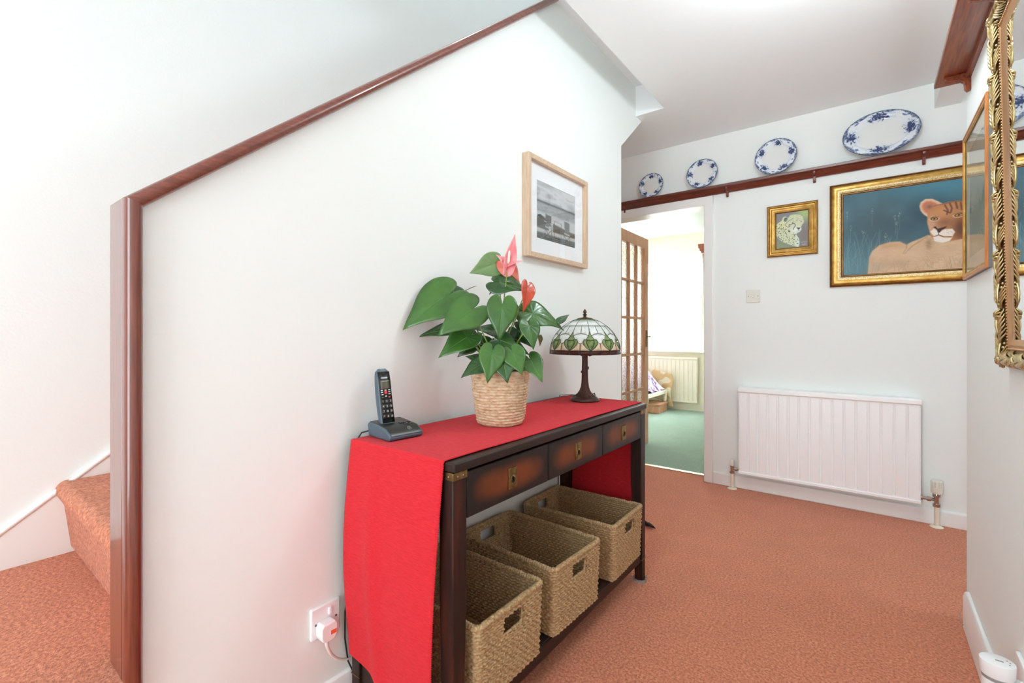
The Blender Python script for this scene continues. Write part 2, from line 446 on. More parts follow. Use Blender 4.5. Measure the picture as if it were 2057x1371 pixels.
# back wall with the doorway
DX0, DX1, DZ = -1.712, -0.945, 1.986
bw = MB()
bw.box(XS - .1, DX0 - .02, YB, YB2, 0, ZC + .1); bw.box(DX1 + .02, 2.2, YB, YB2, 0, ZC + .1); bw.box(DX0 - .02, DX1 + .02, YB, YB2, DZ + .02, ZC + .1)
struct('wall_back', bw, M['wall'])
# right wall and the header over the side opening
YE = 2.413
struct('wall_right', MB().box(XR, XR + .11, -1.9, YE, 0, ZC).box(XR, XR + .11, YE, YB, 2.324, ZC), M['wall'])
struct('wall_side', MB().box(2.1, 2.2, -1.9, YB, 0, ZC), M['wall'])
# skirting
def skirt(name, poly, axis, a, b):
    return struct(name, MB().prism(poly, axis, a, b), M['gloss'], bev=.004)
skirt('baseboard_back', [(YB, 0), (YB - .016, 0), (YB - .016, .078), (YB - .010, .086), (YB, .088)], 'x', DX1 + .062, 2.1)
skirt('baseboard_right', [(XR, 0), (XR - .019, 0), (XR - .019, .118), (XR - .014, .132), (XR, .137)], 'y', -1.8, 2.342)
skirt('baseboard_left', [(XL, 0), (XL + .016, 0), (XL + .016, .085), (XL + .010, .1), (XL, .103)], 'y', .31, 2.655)
# casing and lining of the doorway
cs = MB()
cs.box(DX1, DX1 + .061, YB - .016, YB, 0, DZ + .061); cs.box(DX0 - .061, DX0, YB - .016, YB, 0, DZ + .061); cs.box(DX0 - .061, DX1 + .061, YB - .0165, YB, DZ, DZ + .061)
struct('trim_1', cs, M['gloss'], bev=.004)
ln = MB()
ln.box(DX1, DX1 + .02, YB, YB2, 0, DZ + .02); ln.box(DX0 - .02, DX0, YB, YB2, 0, DZ + .02); ln.box(DX0, DX1, YB, YB2, DZ, DZ + .02)
struct('trim_2', ln, M['gloss'])
struct('trim_3', MB().box(DX0, DX1, YB2 - .03, YB2 + .008, 0, .006), M['strip'])

# ---- bedroom beyond the doorway
BY = 6.6
struct('floor_bedroom', MB().box(-4.2, .6, YB2 - .01, BY + .1, -.1, -.001), M['green'])
struct('ceiling_bedroom', MB().box(-4.2, .6, YB2, BY + .15, 2.44, 2.54), M['ceiling'])
WX0, WX1, WZ0, WZ1 = -2.75, -.75, .83, 2.09
bb = MB()
bb.box(-4.2, WX0, BY, BY + .15, 0, 2.44); bb.box(WX1, .6, BY, BY + .15, 0, 2.44); bb.box(WX0, WX1, BY, BY + .15, 0, WZ0); bb.box(WX0, WX1, BY, BY + .15, WZ1, 2.44)
bb.box(-4.3, -4.2, YB2, BY + .15, 0, 2.44); bb.box(.5, .6, YB2, BY + .15, 0, 2.44)
bb.box(-4.2, XS - .1, YB2 - .1, YB2, 0, 2.44); bb.box(DX1 + .02, .6, YB2, YB2 + .01, 0, 2.44); bb.box(XS-.1, DX0 - .02, YB2, YB2 + .01, 0, 2.44); bb.box(DX0-.02, DX1+.02, YB2, YB2 + .01, DZ+.02, 2.44)
struct('wall_bedroom', bb, M['cream'])
struct('baseboard_bedroom', MB().box(-4.2, .5, BY - .016, BY, 0, .1), M['creamwood'], bev=.004)
wn = sempty('window_1', (-1.75, BY + .08, WZ0))
fm = MB()
for a, b in ((WX0, WX0 + .06), (WX1 - .06, WX1), (-1.78, -1.72)): fm.box(a, b, BY + .05, BY + .11, WZ0, WZ1)
fm.box(WX0, WX1, BY + .05, BY + .11, WZ0, WZ0 + .06); fm.box(WX0, WX1, BY + .05, BY + .11, WZ1 - .06, WZ1)
obj('window_frame', fm, M['upvc'], wn, w=True, bev=.004)
for a, b in ((WX0 + .06, -1.78), (-1.72, WX1 - .06)):
    obj('pane', MB().box(a, b, BY + .078, BY + .084, WZ0 + .06, WZ1 - .06), M['glass'], wn, w=True)
obj('window_sill', MB().box(WX0 - .05, WX1 + .05, BY - .1, BY + .05, WZ0 - .03, WZ0), M['upvc'], wn, w=True, bev=.006)
# vertical blind
bl = thing('vertical_blind', 'white vertical blind hanging in the bedroom window', 'blind', (-1.75, BY - .04, WZ1 - .03))
obj('head_rail', MB().box(-1.02, 1.02, -.03, .03, 0, .05), M['upvc'], bl, bev=.004)
slat = MB().grid(lambda i, j: ((i - 2) * .021, .004 * (1 - ((i - 2) / 2) ** 2), -j * .2), 5, 7).mesh('slat', 180)
slat.materials.append(M['blind'])
for k in range(27):
    o = obj('slat', slat, M['blind'], bl); o.location = (-.97 + k * .0745, 0, 0); o.rotation_euler = (0, 0, R(52))
    sm = o.modifiers.new('thickness', 'SOLIDIFY'); sm.thickness = .001

# glazed bedroom door, open
dr = sempty('door_1', (DX0 + .022, YB2 + .002, 0.004))
dr.rotation_euler = (0, 0, R(91.5)); WORLD[dr.name] = Matrix.Translation(dr.location) @ Matrix.Rotation(R(91.5), 4, 'Z')
DW, DH, DT = .745, 1.972, .04
for a in (0, DW - .1): obj('stile', MB().box(a, a + .1, 0, DT, 0, DH), M['doorwood'], dr, bev=.002)
obj('top_rail', MB().box(.1, DW - .1, 0, DT, DH - .1, DH), M['doorwood'], dr, bev=.002)
obj('bottom_rail', MB().box(.1, DW - .1, 0, DT, 0, .2), M['doorwood'], dr, bev=.002)
gw, gh = DW - .2, DH - .3
for k in (1, 2):
    x = .1 + gw * k / 3
    obj('glazing_bar', MB().box(x - .011, x + .011, .003, DT - .003, .2, DH - .1), M['doorwood'], dr, bev=.003)
for k in (1, 2, 3, 4):
    z = .2 + gh * k / 5
    obj('glazing_bar', MB().box(.1, DW - .1, .004, DT - .004, z - .011, z + .011), M['doorwood'], dr, bev=.003)
for i in range(3):
    for j in range(5):
        x = .1 + gw * i / 3; z = .2 + gh * j / 5
        obj('pane', MB().box(x + .008, x + gw / 3 - .008, .017, .022, z + .008, z + gh / 5 - .008), M['obscure'], dr)
h = MB().box(DW - .07, DW - .03, -.006, 0, .93, 1.09)
h.tube([(DW - .05, -.005, 1.03), (DW - .05, -.04, 1.03), (DW - .08, -.046, 1.03), (DW - .15, -.044, 1.03)], .008)
obj('door_handle', h, M['brass'], dr, smooth=40)

# radiators
def radiator(label, loc, W, H, T, n, mt, group=None):
    r = thing('radiator', label, 'radiator', loc, 0, group)
    # fluted front panel: local x width, -y front, z up
    def prof(i):
        seg = W / n; pts = []
        k, q = divmod(i, 6)
        x = -W / 2 + seg * (k + (0, .07, .14, .5, .86, .93)[q]); d = (0.007, .007, 0, 0, 0, .007)[q]
        return x, d
    xs = [prof(i) for i in range(6 * n)] + [(W / 2, .007)]
    rows = [(0.0, 1.0), (.02, 1.0), (.05, 0), (H - .065, 0), (H - .04, 1.0), (H - .03, 1.0)]
    g = MB()
    def P(i, j):
        x, d = xs[i]; z, f = rows[j]
        dd = d * (1 - f) + (.002 if f else 0) * f
        return (x, -T + dd, z)
    g.grid(P, len(xs), len(rows))
    obj('panel', g, mt, r, smooth=12)
    b = MB().box(-W / 2, W / 2, -T + .012, -T + .02, .0, H - .03)
    b.box(-W / 2, W / 2, -.03, -.02, 0.02, H - .06)
    b.box(-W / 2, -W / 2 + .003, -T + .002, -.02, .004, H - .03); b.box(W / 2 - .003, W / 2, -T + .002, -.02, .004, H - .03)
    obj('body', b, mt, r, bev=.001)
    obj('bottom_seam', MB().box(-W / 2 - .001, W / 2 + .001, -T - .003, -T + .01, -.006, .012), mt, r, bev=.003)
    tp = MB(); tp.prism([(-.008, H - .03), (-.008, H - .004), (-.014, H), (-T + .002, H), (-T - .007, H - .006), (-T - .008, H - .028), (-T - .002, H - .032)], 'x', -W / 2 - .004, W / 2 + .004)
    obj('top_grille', tp, mt, r, bev=.003)
    for sx in (-1, 1): obj('wall_bracket', MB().box(sx * W * .35 - .015, sx * W * .35 + .015, -.022, -.001, H * .2, H * .8), mt, r)
    return r
rx0, rx1 = -.703, .226
radiator('white ribbed panel radiator on the hall wall below the lioness painting', ((rx0 + rx1) / 2, YB, .124), rx1 - rx0, .576, .078, 16, M['rad'])
radiator('cream ribbed radiator under the bedroom window', (-2.28, BY, .12), .86, .615, .085, 15, M['creamwood'])
def pipe_tail(r, x, y, ztop):
    obj('pipe', MB().lathe([(.011, 0), (.011, ztop)], 14, (x, y, 0)), M['ivory'], r, smooth=40)
    obj('pipe_collar', MB().lathe([(.03, 0), (.03, .003), (.022, .008), (.012, .010)], 20, (x, y, 0)), M['ivory'], r, smooth=40)
VY = YB - .05
v = thing('thermostatic_valve', 'thermostatic radiator valve with white cap on pipe near the open end of the hall', 'valve', (.293, VY, 0))
pipe_tail(v, 0, 0, .115)
obj('valve_body', MB().lathe([(.014, .112), (.017, .113), (.017, .128), (.011, .13), (.011, .165), (.017, .167), (.018, .182), (.016, .186)], 16), M['chrome'], v, smooth=40)
obj('union', MB().tube([(-.062, 0, .15), (-.03, 0, .15), (0, 0, .15)], [.009, .009, .008], 10).tube([(-.04, 0, .15), (-.022, 0, .15)], .013, 6).tube([(-.068, 0, .15), (-.058, 0, .15)], .014, 12), M['chrome'], v, smooth=40)
cap = []
capm = MB().lathe([(.017, .184), (.024, .188), (.0255, .2), (.0255, .216), (.023, .219), (.0235, .25), (.021, .257), (.010, .259)], 24)
for k in range(12):
    a = 2 * PI * k / 12; capm.box(-.004, .004, .0215, .0262, .219, .252)
    n = len(capm.v) - 8; m = Matrix.Rotation(a, 4, 'Z')
    for q in range(n, n + 8): capm.v[q] = tuple(m @ Vector(capm.v[q]))
obj('cap', capm, M['offplastic'], v, smooth=35)
v = thing('lockshield_valve', 'slim lockshield radiator valve with pointed cap on pipe beside the door casing', 'valve', (-.749, VY, 0))
pipe_tail(v, 0, 0, .108)
obj('valve_body', MB().lathe([(.013, .105), (.016, .107), (.016, .12), (.011, .122), (.011, .15), (.014, .152), (.014, .158)], 16), M['chrome'], v, smooth=40)
obj('union', MB().tube([(0, 0, .138), (.02, 0, .138), (.048, 0, .138)], .008, 10).tube([(.016, 0, .138), (.032, 0, .138)], .013, 6), M['chrome'], v, smooth=40)
obj('cap', MB().lathe([(.0135, .157), (.0145, .165), (.0135, .185), (.010, .197), (.004, .201)], 16), M['offplastic'], v, smooth=60)

# ---- staircase: carpeted steps
st = sempty('staircase', (-1.67, .335, 0))
RISE, GO = .23, .278
for k in range(-1, 10):
    z = .367 + RISE * k; yb = .335 + GO * (k - 1); zb = max(0, z - RISE) if k > -1 else 0
    ye = yb + GO + .03
    low = max(0.0, zsof(yb) - .0) if k > 1 else 0.0
    lowe = max(0.0, zsof(ye)) if k > 1 else 0.0
    nose = [(yb, zb)]
    nose += [(yb - .012, zb + .02), (yb - .028, z - .075)]
    for q in range(7):
        a = PI + .1 - q * (PI * .5 + .1) / 6
        nose.append((yb - .018 + .03 * math.cos(a), z - .032 + .032 * math.sin(a)))
    poly = nose + [(ye, z), (ye, min(lowe, z - .02)), (yb + .02, min(low, z - .1))]
    if k <= 1: poly = nose + [(ye, z), (ye, 0), (yb + .02, 0)]
    xr = XLI if k > 0 else -1.176
    if k == 0:
        poly = nose + [(yb + GO + .03, z), (yb + GO + .03, 0), (yb + .02, 0)]
        s0 = MB().prism(poly, 'x', XS, XLI)
        n2 = nose + [(.270, z), (.270, 0), (yb + .02, 0)]
        s0.prism(n2, 'x', XLI - .001, xr)
        obj('step', s0, M['carpet'], st, smooth=50, w=True)
        continue
    obj('step', MB().prism(poly, 'x', XS, xr), M['carpet'], st, smooth=50, w=True)
obj('landing', MB().box(XS, XLI, 2.79, 3.9, 2.56, 2.667), M['carpet'], st, w=True)
# string board along the far wall of the stairs
sy0, sy1 = -.25, 2.75
def zstr(y): return .478 + .745 * (y - .17) if y < .5 else .478 + .745 * .33 + SL * (y - .5)
ys = [sy0, .5, sy1]
sb = MB().prism([(y, max(0.0, zstr(y) - .0)) for y in ys] + [(y, max(0, zstr(y) - .42)) for y in ys[::-1]], 'x', XS, XS + .014)
obj('string_board', sb, M['gloss'], st, w=True)
sbm = MB().tube([(XS + .012, y, zstr(y)) for y in ys], .008, 8)
obj('string_moulding', sbm, M['gloss'], st, smooth=60, w=True)

# mahogany capping on the wall end and its slope
hr = thing('handrail_cap', 'dark mahogany capping running up the stair wall and down its end', 'handrail', (-1.235, .285, .3))
def cap_profile(n=10):
    # (x, t) across the board; t = outward from the wall; rounded hall edge
    p = [(XLI - .004, 0), (XLI - .004, .024), (XLI + .002, .030), (XL - .004, .030), (XL - .002, .0275), (XL + .001, .030)]
    for q in range(n + 1):
        a = PI / 2 - PI * q / n
        p.append((XL + .013 + .016 * math.cos(a), .0145 + .0155 * math.sin(a)))
    p.append((XL + .001, -.001))
    return p
cp = cap_profile()
nrm = Vector((-SL, 1)).normalized()   # (y, z) normal of the slope
def cap_vert(x, t, y):   # on the slope
    z = ztop(y)
    return (x, y + nrm.x * t, z + nrm.y * t)
def cap_sweep(A, B):
    m = MB(); n = len(cp)
    m.add([A(x, t) for x, t in cp] + [B(x, t) for x, t in cp],
          [(i, (i + 1) % n, n + (i + 1) % n, n + i) for i in range(n)] + [tuple(range(n))[::-1], tuple(range(n, 2 * n))])
    return m
yw = .296
ang = math.atan(SL)
def corner(x, t):   # mitre between the upright (t towards -y) and the slope
    # upright surface y = yw - t ; slope surface point with same offset
    y = yw - t
    z = ztop(y) + t * math.sqrt(1 + SL * SL)
    return (x, y, z)
up = cap_sweep(lambda x, t: (x, yw - t, .34), corner)
obj('end_capping', up, M['mahog'], hr, smooth=35, w=True)
yend = 1.97
sl = cap_sweep(corner, lambda x, t: cap_vert(x, t, yend))
obj('sloped_capping', sl, M['mahog_y'], hr, smooth=35, w=True)

# plate shelf on the back wall
ps = thing('plate_shelf', 'long narrow mahogany plate shelf on the wall over the doorway', 'shelf', (-.3, YB, 2.07))
obj('ledge', MB().prism([(YB, 2.083), (YB - .05, 2.083), (YB - .058, 2.088), (YB - .06, 2.1), (YB - .054, 2.104), (YB - .05, 2.1), (YB, 2.1)], 'x', XS, 1.2), M['mahog_x'], ps, w=True, smooth=30)
obj('cove_moulding', MB().prism([(YB, 2.082), (YB - .045, 2.082), (YB - .034, 2.07), (YB - .02, 2.06), (YB - .014, 2.05), (YB, 2.05)], 'x', XS, 1.2), M['mahog_x'], ps, w=True, smooth=40)
def bracket_poly(d, h):
    return [(0, 0), (0, -h), (-.010, -h - .004), (-.017, -h + .006), (-.019, -h * .55), (-d * .45, -h * .38), (-d * .8, -h * .34), (-d * .98, -h * .22), (-d, 0)]
for x in (-1.55, -.788, -.276, .243, .75):
    b = MB().prism([(YB + u, 2.083 + w) for u, w in bracket_poly(.052, .062)], 'x', x - .0075, x + .0075)
    obj('bracket', b, M['mahog_x'], ps, w=True, bev=.002)

# shelf on the right wall
rs = thing('wall_shelf', 'red-brown wooden shelf with scrolled brackets high above the gilt mirror', 'shelf', (XR, 1.6, 2.0))
ZS = 2.005
obj('board', MB().box(XR - .092, XR, .25, YE - .004, ZS, ZS + .018), M['shelf_red'], rs, w=True, bev=.003)
obj('cleat', MB().box(XR - .014, XR, .25, YE - .09, ZS - .022, ZS), M['shelf_red'], rs, w=True, bev=.002)
for y in (2.325, 1.80, 1.2, .6):
    b = MB().prism([(XR + u * 1.0, ZS + w) for u, w in bracket_poly(.072, .066)], 'y', y - .009, y + .009)
    obj('bracket', b, M['shelf_red'], rs, w=True, bev=.003)

# ------------------------------------------------------------------ painted pictures (flat colour, rasterised onto fine grids)
def srgb2lin(a):
    a = np.clip(a, 0, 255) / 255.0
    return np.where(a <= .04045, a / 12.92, ((a + .055) / 1.055) ** 2.4)
class Canvas:
    """sRGB canvas over a rectangle x0..x1, y0..y1 (any units, y down or up as given)"""
    def __init__(s, x0, x1, y0, y1, nx, ny, seed=1):
        s.x0, s.x1, s.y0, s.y1, s.nx, s.ny = x0, x1, y0, y1, nx, ny
        s.X, s.Y = np.meshgrid(np.linspace(x0, x1, nx), np.linspace(y0, y1, ny))
        s.C = np.zeros((ny, nx, 3)); s.rng = np.random.RandomState(seed)
        s.px = abs(x1 - x0) / nx
    def noise(s, scale, oct=3, sx=1, sy=1):
        out = np.zeros_like(s.X); amp = 1; tot = 0
        for o in range(oct):
            u = (s.X - s.x0) / scale * sx * 2 ** o; w = (s.Y - min(s.y0, s.y1)) / scale * sy * 2 ** o
            n = 64; T = s.rng.rand(n, n)
            i = np.floor(u).astype(int); j = np.floor(w).astype(int); fu = u - i; fw = w - j
            fu = fu * fu * (3 - 2 * fu); fw = fw * fw * (3 - 2 * fw)
            g = lambda a, b: T[b % n, a % n]
            out += amp * ((g(i, j) * (1 - fu) + g(i + 1, j) * fu) * (1 - fw) + (g(i, j + 1) * (1 - fu) + g(i + 1, j + 1) * fu) * fw)
            tot += amp; amp *= .5
        return out / tot
    def blend(s, mask, col):
        col = np.array(col, float)
        s.C = s.C * (1 - mask[..., None]) + (col if col.ndim == 3 else col[None, None, :]) * mask[..., None]
    def fill(s, col): s.C[:] = np.array(col, float)
    def polymask(s, pts, soft=1.0):
        pts = np.array(pts, float); n = len(pts)
        inside = np.zeros(s.X.shape, bool); d = np.full(s.X.shape, 1e9)
        for k in range(n):
            ax, ay = pts[k]; bx, by = pts[(k + 1) % n]
            cond = ((ay > s.Y) != (by > s.Y))
            with np.errstate(divide='ignore', invalid='ignore'):
                xi = (bx - ax) * (s.Y - ay) / (by - ay + 1e-12) + ax
            inside ^= cond & (s.X < xi)
            d = np.minimum(d, s.segd(ax, ay, bx, by))
        sd = np.where(inside, d, -d)
        return np.clip(.5 + sd / (soft * 2), 0, 1)
    def segd(s, ax, ay, bx, by):
        dx, dy = bx - ax, by - ay; L = dx * dx + dy * dy + 1e-12
        t = np.clip(((s.X - ax) * dx + (s.Y - ay) * dy) / L, 0, 1)
        return np.hypot(s.X - ax - t * dx, s.Y - ay - t * dy)
    def poly(s, pts, col, soft=1.0, a=1.0): s.blend(s.polymask(pts, soft) * a, col)
    def stroke(s, pts, w, col, a=1.0, soft=None):
        d = np.full(s.X.shape, 1e9)
        for k in range(len(pts) - 1): d = np.minimum(d, s.segd(*pts[k], *pts[k + 1]))
        sf = soft if soft else s.px
        s.blend(np.clip((w / 2 - d) / sf + .5, 0, 1) * a, col)
    def blob(s, x, y, rx, ry, col, a=1.0, soft=.3, rot=0):
        c_, n_ = math.cos(rot), math.sin(rot); dx = s.X - x; dy = s.Y - y
        r = np.hypot((dx * c_ + dy * n_) / rx, (-dx * n_ + dy * c_) / ry)
        s.blend(np.clip((1 - r) / soft, 0, 1) * a, col)
    def glow(s, x, y, rx, ry, col, a=1.0):
        s.blend(np.exp(-(((s.X - x) / rx) ** 2 + ((s.Y - y) / ry) ** 2)) * a, col)
    def mesh(s, name, W, H, mt):
        """upright sheet in local xz, centred, front towards -y"""
        nx, ny = s.nx, s.ny
        gx, gz = np.meshgrid(np.linspace(-W / 2, W / 2, nx), np.linspace(H / 2, -H / 2, ny))
        co = np.zeros((ny * nx, 3)); co[:, 0] = gx.ravel(); co[:, 2] = gz.ravel()
        i, j = np.meshgrid(np.arange(nx - 1), np.arange(ny - 1))
        a = (j * nx + i).ravel(); fs = np.stack([a, a + nx, a + nx + 1, a + 1], 1)
        me = bpy.data.meshes.new(name); me.from_pydata(co.tolist(), [], fs.tolist())
        ca = me.color_attributes.new('Col', 'FLOAT_COLOR', 'POINT')
        L = np.ones((ny * nx, 4)); L[:, :3] = srgb2lin(s.C.reshape(-1, 3))
        ca.data.foreach_set('color', L.ravel().astype(np.float32))
        me.materials.append(mt); me.update()
        return me

def frame_mesh(W, H, prof):
    """mitred frame in local xz; prof = [(inset from the outer edge, height towards -y)]"""
    m = MB(); n = len(prof)
    vs = []
    for (d, h_) in prof:
        a, b = W / 2 - d, H / 2 - d
        vs += [(-a, -h_, -b), (a, -h_, -b), (a, -h_, b), (-a, -h_, b)]
    fs = []
    for j in range(n - 1):
        for k in range(4):
            k2 = (k + 1) % 4
            fs.append((j*4+k, j*4+k2, (j+1)*4+k2, (j+1)*4+k))
    return m.add(vs, fs)

# --- lioness painting
LX0, LX1, LZ0, LZ1 = -.196, .76, 1.352, 1.980
FWD = .07
ln_ = thing('lioness_painting', 'large oil painting of a resting lioness in a wide gilt frame', 'painting', ((LX0 + LX1) / 2, YB, (LZ0 + LZ1) / 2))
LW, LH = LX1 - LX0, LZ1 - LZ0
obj('frame_back', frame_mesh(LW, LH, [(.0, 0), (0, .014), (.006, .018), (.009, .012)]), M['golddark'], ln_)
obj('frame', frame_mesh(LW, LH, [(.008, .012), (.013, .022), (.024, .025), (.036, .022), (.04, .02)]), M['gold'], ln_, smooth=50)
obj('frame_slip', frame_mesh(LW, LH, [(.04, .02), (.046, .0205), (.056, .012), (.058, .011)]), M['goldpale'], ln_, smooth=60)
obj('frame_inner_line', frame_mesh(LW, LH, [(.058, .011), (.060, .006), (.062, .012), (.066, .012), (.0695, .006), (.071, .005)]), M['golddark'], ln_, smooth=30)
def lion_pt(zx, zy):   # a place measured on the picture's own surface
    p = on_y(1650 + zx / 5.077, 320 + zy / 5.077, YB - .006)
    return (p.x, p.z)
ix0, ix1, iz0, iz1 = LX0 + FWD, LX1 - FWD, LZ0 + FWD, LZ1 - FWD
cv = Canvas(ix0, ix1, iz1, iz0, 400, 240, 3)
T = (cv.X - ix0) / (ix1 - ix0); V = (iz1 - cv.Y) / (iz1 - iz0)
n1 = cv.noise(.12, 4)
cv.fill((66, 104, 118))
cv.glow(.30, 1.90, .30, .09, (66, 136, 158), .75); cv.glow(.05, 1.72, .16, .16, (56, 82, 90), .9); cv.glow(.28, 1.72, .12, .1, (34, 66, 82), .9); cv.glow(-.1, 1.84, .1, .1, (62, 96, 112), .6)
cv.blend((n1 - .45).clip(0, 1) * .5, (120, 160, 170))
cv.blend(np.clip((V - .55) / .45, 0, 1) * np.clip((.35 - T) / .3, 0, 1) * .55, (112, 150, 160))
rg = np.random.RandomState(5)
for k in range(130):
    x = ix0 + rg.rand() ** 1.3 * .26; zb_ = iz0 + rg.rand() * .06; L = .05 + rg.rand() * .17; s_ = (rg.rand() - .5) * .10
    pts = [(x + s_ * t * t, zb_ + L * t) for t in (0, .4, .75, 1)]
    g_ = 120 + rg.rand() * 70
    cv.stroke(pts, .0016, (g_ * .72, g_ * .98, g_ * 1.02), .30 + .35 * rg.rand())
for (zx, zy) in ((270, 560), (305, 700), (520, 530), (770, 650), (790, 560), (750, 590), (655, 770), (430, 740)):
    x, z = lion_pt(zx, zy)
    for q in range(7):
        cv.blob(x + (rg.rand() - .5) * .012, z + (rg.rand() - .5) * .03, .0035, .002, (188, 196, 170), .55, .6, rg.rand() * 3)
    cv.stroke([(x, z), (x + .01 * (rg.rand() - .5), z - .09)], .0012, (150, 176, 176), .5)
P_ = lambda *a: [lion_pt(x, y) for x, y in a]
body = P_((470, 1230), (490, 1000), (520, 935), (590, 875), (700, 842), (800, 836), (870, 868), (920, 840), (1010, 805), (1090, 770), (1180, 790), (1460, 760)) + [(.55, 1.56), (.70, 1.53), (.80, 1.45), (.80, 1.30), (-.2, 1.30)]
cv.poly(body, (208, 172, 132), .004)
bm_ = cv.polymask(body, .004)
cv.blend(bm_ * (n1 * .9).clip(0, 1) * .55, (214, 188, 160)); cv.blend(bm_ * (cv.noise(.04, 3) - .4).clip(0, 1) * .5, (158, 124, 96))
x, z = lion_pt(720, 880); cv.glow(x, z, .06, .02, (196, 146, 104), .6)
x, z = lion_pt(1095, 860); cv.glow(x, z, .014, .035, (146, 114, 86), .7)
cv.stroke(P_((850, 960), (930, 880), (1010, 830), (1080, 790)), .006, (150, 116, 88), .6, .006)
cv.stroke(P_((830, 960), (870, 900), (870, 870)), .004, (140, 120, 104), .6, .004)
for k in range(70):
    x = ix0 + .10 + rg.rand() * .6; L = .02 + rg.rand() * .06; s_ = (rg.rand() - .5) * .07
    cv.stroke([(x, iz0 + rg.rand() * .02), (x + s_ * .4, iz0 + L * .6), (x + s_, iz0 + L)], .0013, (134, 120, 96) if k % 3 else (226, 210, 186), .5)
for k in range(420):
    x = ix0 + .13 + rg.rand() * .62; z = iz0 + rg.rand() * .27
    jx = int((x - ix0) / (ix1 - ix0) * 399); jy = int((iz1 - z) / (iz1 - iz0) * 239)
    if 0 <= jx < 400 and 0 <= jy < 240 and bm_[jy, jx] > .9:
        a = -.5 + rg.rand() * .9; L = .012 + .02 * rg.rand()
        cv.stroke([(x, z), (x + L * math.cos(a), z + L * math.sin(a))], .0022, [(224, 194, 164), (172, 136, 106), (206, 164, 124), (232, 206, 184)][k % 4], .4, .002)
for (zx, zy, rx_, ry_, col_) in ((640, 960, .05, .03, (216, 178, 150)), (940, 960, .05, .03, (214, 186, 160)), (1250, 920, .06, .02, (206, 172, 138)), (760, 1060, .08, .025, (178, 148, 124)), (560, 1100, .03, .03, (172, 158, 140))):
    x, z = lion_pt(zx, zy); cv.blend(bm_ * np.exp(-((cv.X - x) / rx_) ** 2 - ((cv.Y - z) / ry_) ** 2) * .55, col_)
hx = lion_pt(1440, 600)[0]
# face: measured left half, the right half follows about the nose line
fl = P_((1215, 455), (1240, 452), (1300, 434), (1380, 424), (1440, 420))
head = P_((1082, 560), (1078, 640), (1100, 720), (1112, 770), (1140, 815), (1200, 842), (1260, 846), (1340, 826), (1440, 806)) + [(.47, 1.60), (.505, 1.66), (.51, 1.75), (.50, 1.80), (.46, 1.825)] + fl[::-1] + P_((1150, 490), (1100, 520))
ear = P_((1000, 480), (1012, 440), (1060, 406), (1130, 403), (1190, 428), (1240, 455), (1170, 500), (1110, 545), (1085, 590), (1040, 560), (1012, 525))
ear2 = [(.485, 1.80), (.52, 1.835), (.565, 1.83), (.58, 1.79), (.555, 1.75), (.51, 1.74)]
for e_, s_ in ((ear, 0), (ear2, 1)):
    cv.poly(e_, (224, 186, 156), .003)
    cx = sum(p[0] for p in e_) / len(e_); cz = sum(p[1] for p in e_) / len(e_)
    cv.poly([(cx + (p[0] - cx) * .72, cz + (p[1] - cz) * .72) for p in e_], (196, 118, 84), .006)
    cv.glow(cx + .004, cz, .014, .012, (120, 88, 74), .8)
cv.poly(head, (186, 122, 68), .003)
hm = cv.polymask(head, .003)
x, z = lion_pt(1120, 680); cv.blend(hm * np.exp(-((cv.X - x) / .03) ** 2 - ((cv.Y - z) / .05) ** 2) * .7, (226, 190, 160))
x, z = lion_pt(1270, 530); cv.blend(hm * np.exp(-((cv.X - x) / .05) ** 2 - ((cv.Y - z) / .03) ** 2) * .6, (206, 150, 106))
x, z = lion_pt(1430, 700); cv.blend(hm * np.exp(-((cv.X - x) / .035) ** 2 - ((cv.Y - z) / .06) ** 2) * .85, (74, 42, 26))
x, z = lion_pt(1260, 640); cv.blend(hm * np.exp(-((cv.X - x) / .035) ** 2 - ((cv.Y - z) / .025) ** 2) * .7, (132, 88, 66))
cv.blend(hm * (cv.noise(.02, 3) - .45).clip(0, 1) * .6, (120, 74, 46))
for a in (((1260, 470), (1290, 520), (1280, 560)), ((1310, 450), (1330, 500), (1320, 540)), ((1370, 440), (1385, 500)), ((1420, 440), (1430, 510)), ((1250, 520), (1310, 545))):
    cv.stroke(P_(*a), .0075, (84, 48, 30), .7, .004)
cv.stroke(P_((1150, 480), (1200, 460), (1260, 455), (1310, 440), (1440, 424)), .003, (60, 40, 30), .6, .003)
cv.poly(P_((1108, 735), (1150, 705), (1200, 740), (1255, 712), (1335, 705), (1362, 738), (1335, 785), (1250, 782), (1195, 765), (1150, 785)), (236, 222, 208), .003)
cv.poly(P_((1138, 790), (1195, 775), (1250, 795), (1335, 795), (1305, 832), (1240, 848), (1190, 842), (1150, 830)), (232, 222, 210), .003)
cv.stroke(P_((1195, 740), (1195, 768), (1150, 785)), .0028, (52, 34, 28), .9, .0015)
cv.stroke(P_((1195, 768), (1250, 788), (1325, 782)), .0028, (52, 34, 28), .9, .0015)
cv.poly(P_((1140, 690), (1165, 682), (1185, 706), (1245, 690), (1280, 678), (1262, 702), (1225, 720), (1208, 745), (1186, 742), (1178, 716)), (48, 32, 30), .0018)
for k in range(26):
    x, z = lion_pt(1270 + 75 * rg.rand(), 715 + 55 * rg.rand()); cv.blob(x, z, .0011, .0011, (84, 62, 52), .8, .6)
